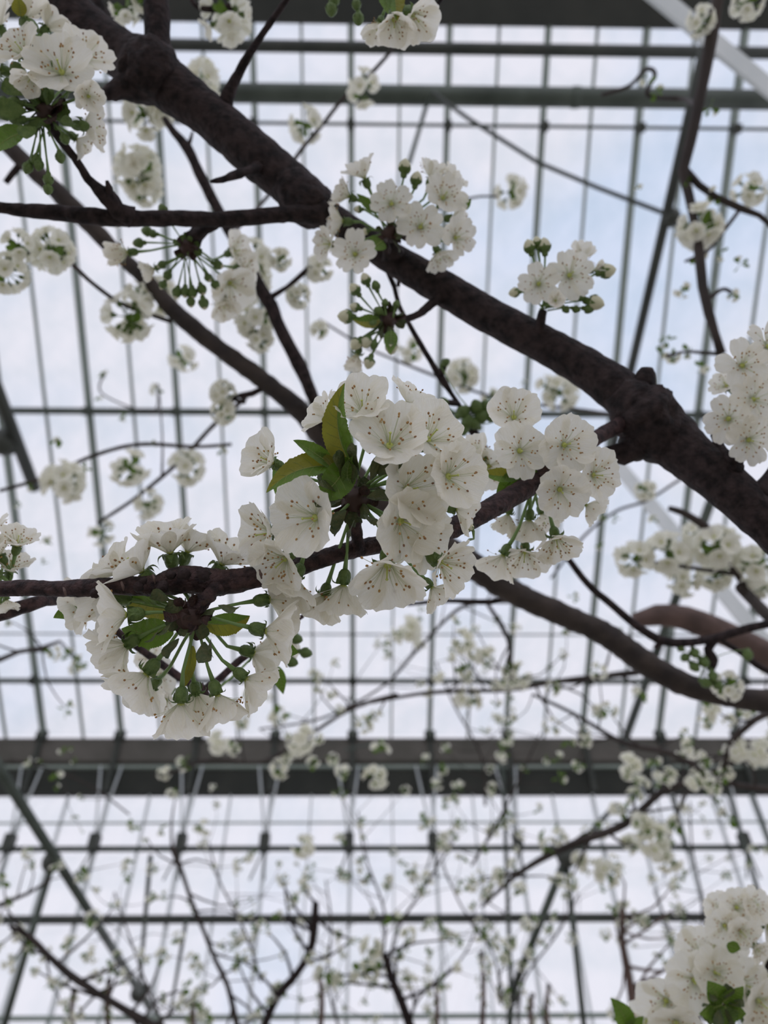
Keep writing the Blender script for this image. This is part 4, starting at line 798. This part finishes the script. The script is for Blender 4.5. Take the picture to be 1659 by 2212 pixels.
fb('pale blossom branch overlapping the gutter below the lower left cluster', [(340, 1680, 5, 1.9), (460, 1640, 6, 1.9), (560, 1648, 7, 1.9), (650, 1600, 8, 1.9), (760, 1530, 9, 1.9), (860, 1500, 9, 1.9)], 10, 42, crad=.028, kinds=(0, 5, 6, 1), extra=[(650, 1598, 42, 1.8), (470, 1605, 34, 1.8), (390, 1650, 24, 1.9), (355, 1670, 20, 1.9), (600, 1660, 30, 1.9), (740, 1665, 24, 1.9), (810, 1680, 36, 1.9), (820, 1625, 30, 1.9)])
fb('fine twig crossing the middle from the focused cluster to the thin vertical branch', [(560, 1575, 4, 2.3), (700, 1550, 5, 2.3), (830, 1480, 5, 2.3), (905, 1400, 6, 2.3), (1000, 1310, 8, 2.2), (1100, 1300, 9, 2.2)], 10, 43, crad=.026)
fb('thin dark upright branch between the focused cluster and the pale limb', [(1050, 1300, 8, 1.6), (1080, 1345, 10, 1.6), (1098, 1380, 10, 1.6), (1104, 1430, 9, 1.7), (1106, 1488, 10, 1.9)], 7, 44, crad=.022)
fb('wispy shoot with green leaves over the dark gutter at left', [(20, 1640, 3, 2.6), (60, 1650, 4, 2.6), (120, 1665, 4, 2.6), (200, 1700, 4, 2.6), (280, 1760, 4, 2.6)], 4, 45, crad=.02, kinds=(7, 4), extra=[(125, 1672, 18, 2.5), (55, 1645, 14, 2.5)])
RX = random.Random(77)
places = ['left of the crooked thin branch', 'right of the crooked thin branch', 'around the dark leaning branch', 'above the dark branch stub', 'right of the dark branch stub', 'left of the right truss joint', 'right of the right truss joint', 'beside the lower right blossoms', 'just above the long rail near the middle', 'between the two rails at right', 'over the gutter at centre right', 'between focused cluster and gutter']
spots = [(300, 2060), (500, 1950), (720, 2050), (800, 1900), (960, 2110), (1020, 2000), (1180, 2060), (1470, 2060), (900, 1950), (1500, 1880), (1100, 1700), (1000, 1570)]
for i, (x, y) in enumerate(spots):
    dd = 2.75 + .16 * ((i * 5) % 12); a = RX.uniform(-.8, .8)
    pa = [(x - 130 * sin(a) - RX.uniform(-20, 20), y - 150 * cos(a), 3, dd), (x - 50 * sin(a), y - 50 * cos(a), 4, dd), (x + 60 * sin(a) + RX.uniform(-25, 25), y + 70 * cos(a), 5, dd), (x + 130 * sin(a), y + 170, 6, dd)]
    fb('hazy twig spray ' + places[i], pa, 15, 60 + i, crad=.036, kinds=(0, 2, 4, 5, 7, 1, 2), lens=(60, 160), density=2)
# slender upright shoots at the bottom
for i, (x, y) in enumerate(((236, 2120), (160, 2140), (420, 2160), (690, 2100), (942, 2130), (1040, 2060), (1150, 2150), (1185, 2130))):
    dd = 2.8 + .1 * i
    t = thing('shoot', ['upright shoot under the left truss tubes', 'upright shoot at the foot of the left sloping branch', 'upright shoot below the crooked thin branch', 'upright shoot beside the dark leaning branch', 'brown upright shoot with a knotted tip right of the dark stub', 'upright mossy shoot left of the lower truss joint', 'upright shoot right of the lower truss joint', 'tallest shoot between the two right truss tubes'][i], 'shoot', P(x, 2240, dd))
    wood('stem', [(x, y, 8, dd), (x + RX.uniform(-6, 6), (y + 2230) / 2, 11, dd), (x, 2240, 13, dd)], t, ('bark_pale',), 8, .03, .15, 20)
    for j in range(6): farc(t, P(x + RX.uniform(-14, 14), y + 12 + j * 20, dd), RX.uniform(.014, .026), RX.choice((2, 4, 7, 5)))
    mb = MB(); blob(mb, P(x, y, dd), .012, 0, 7, 4); build('bud', mb, ['bark_far'], t)
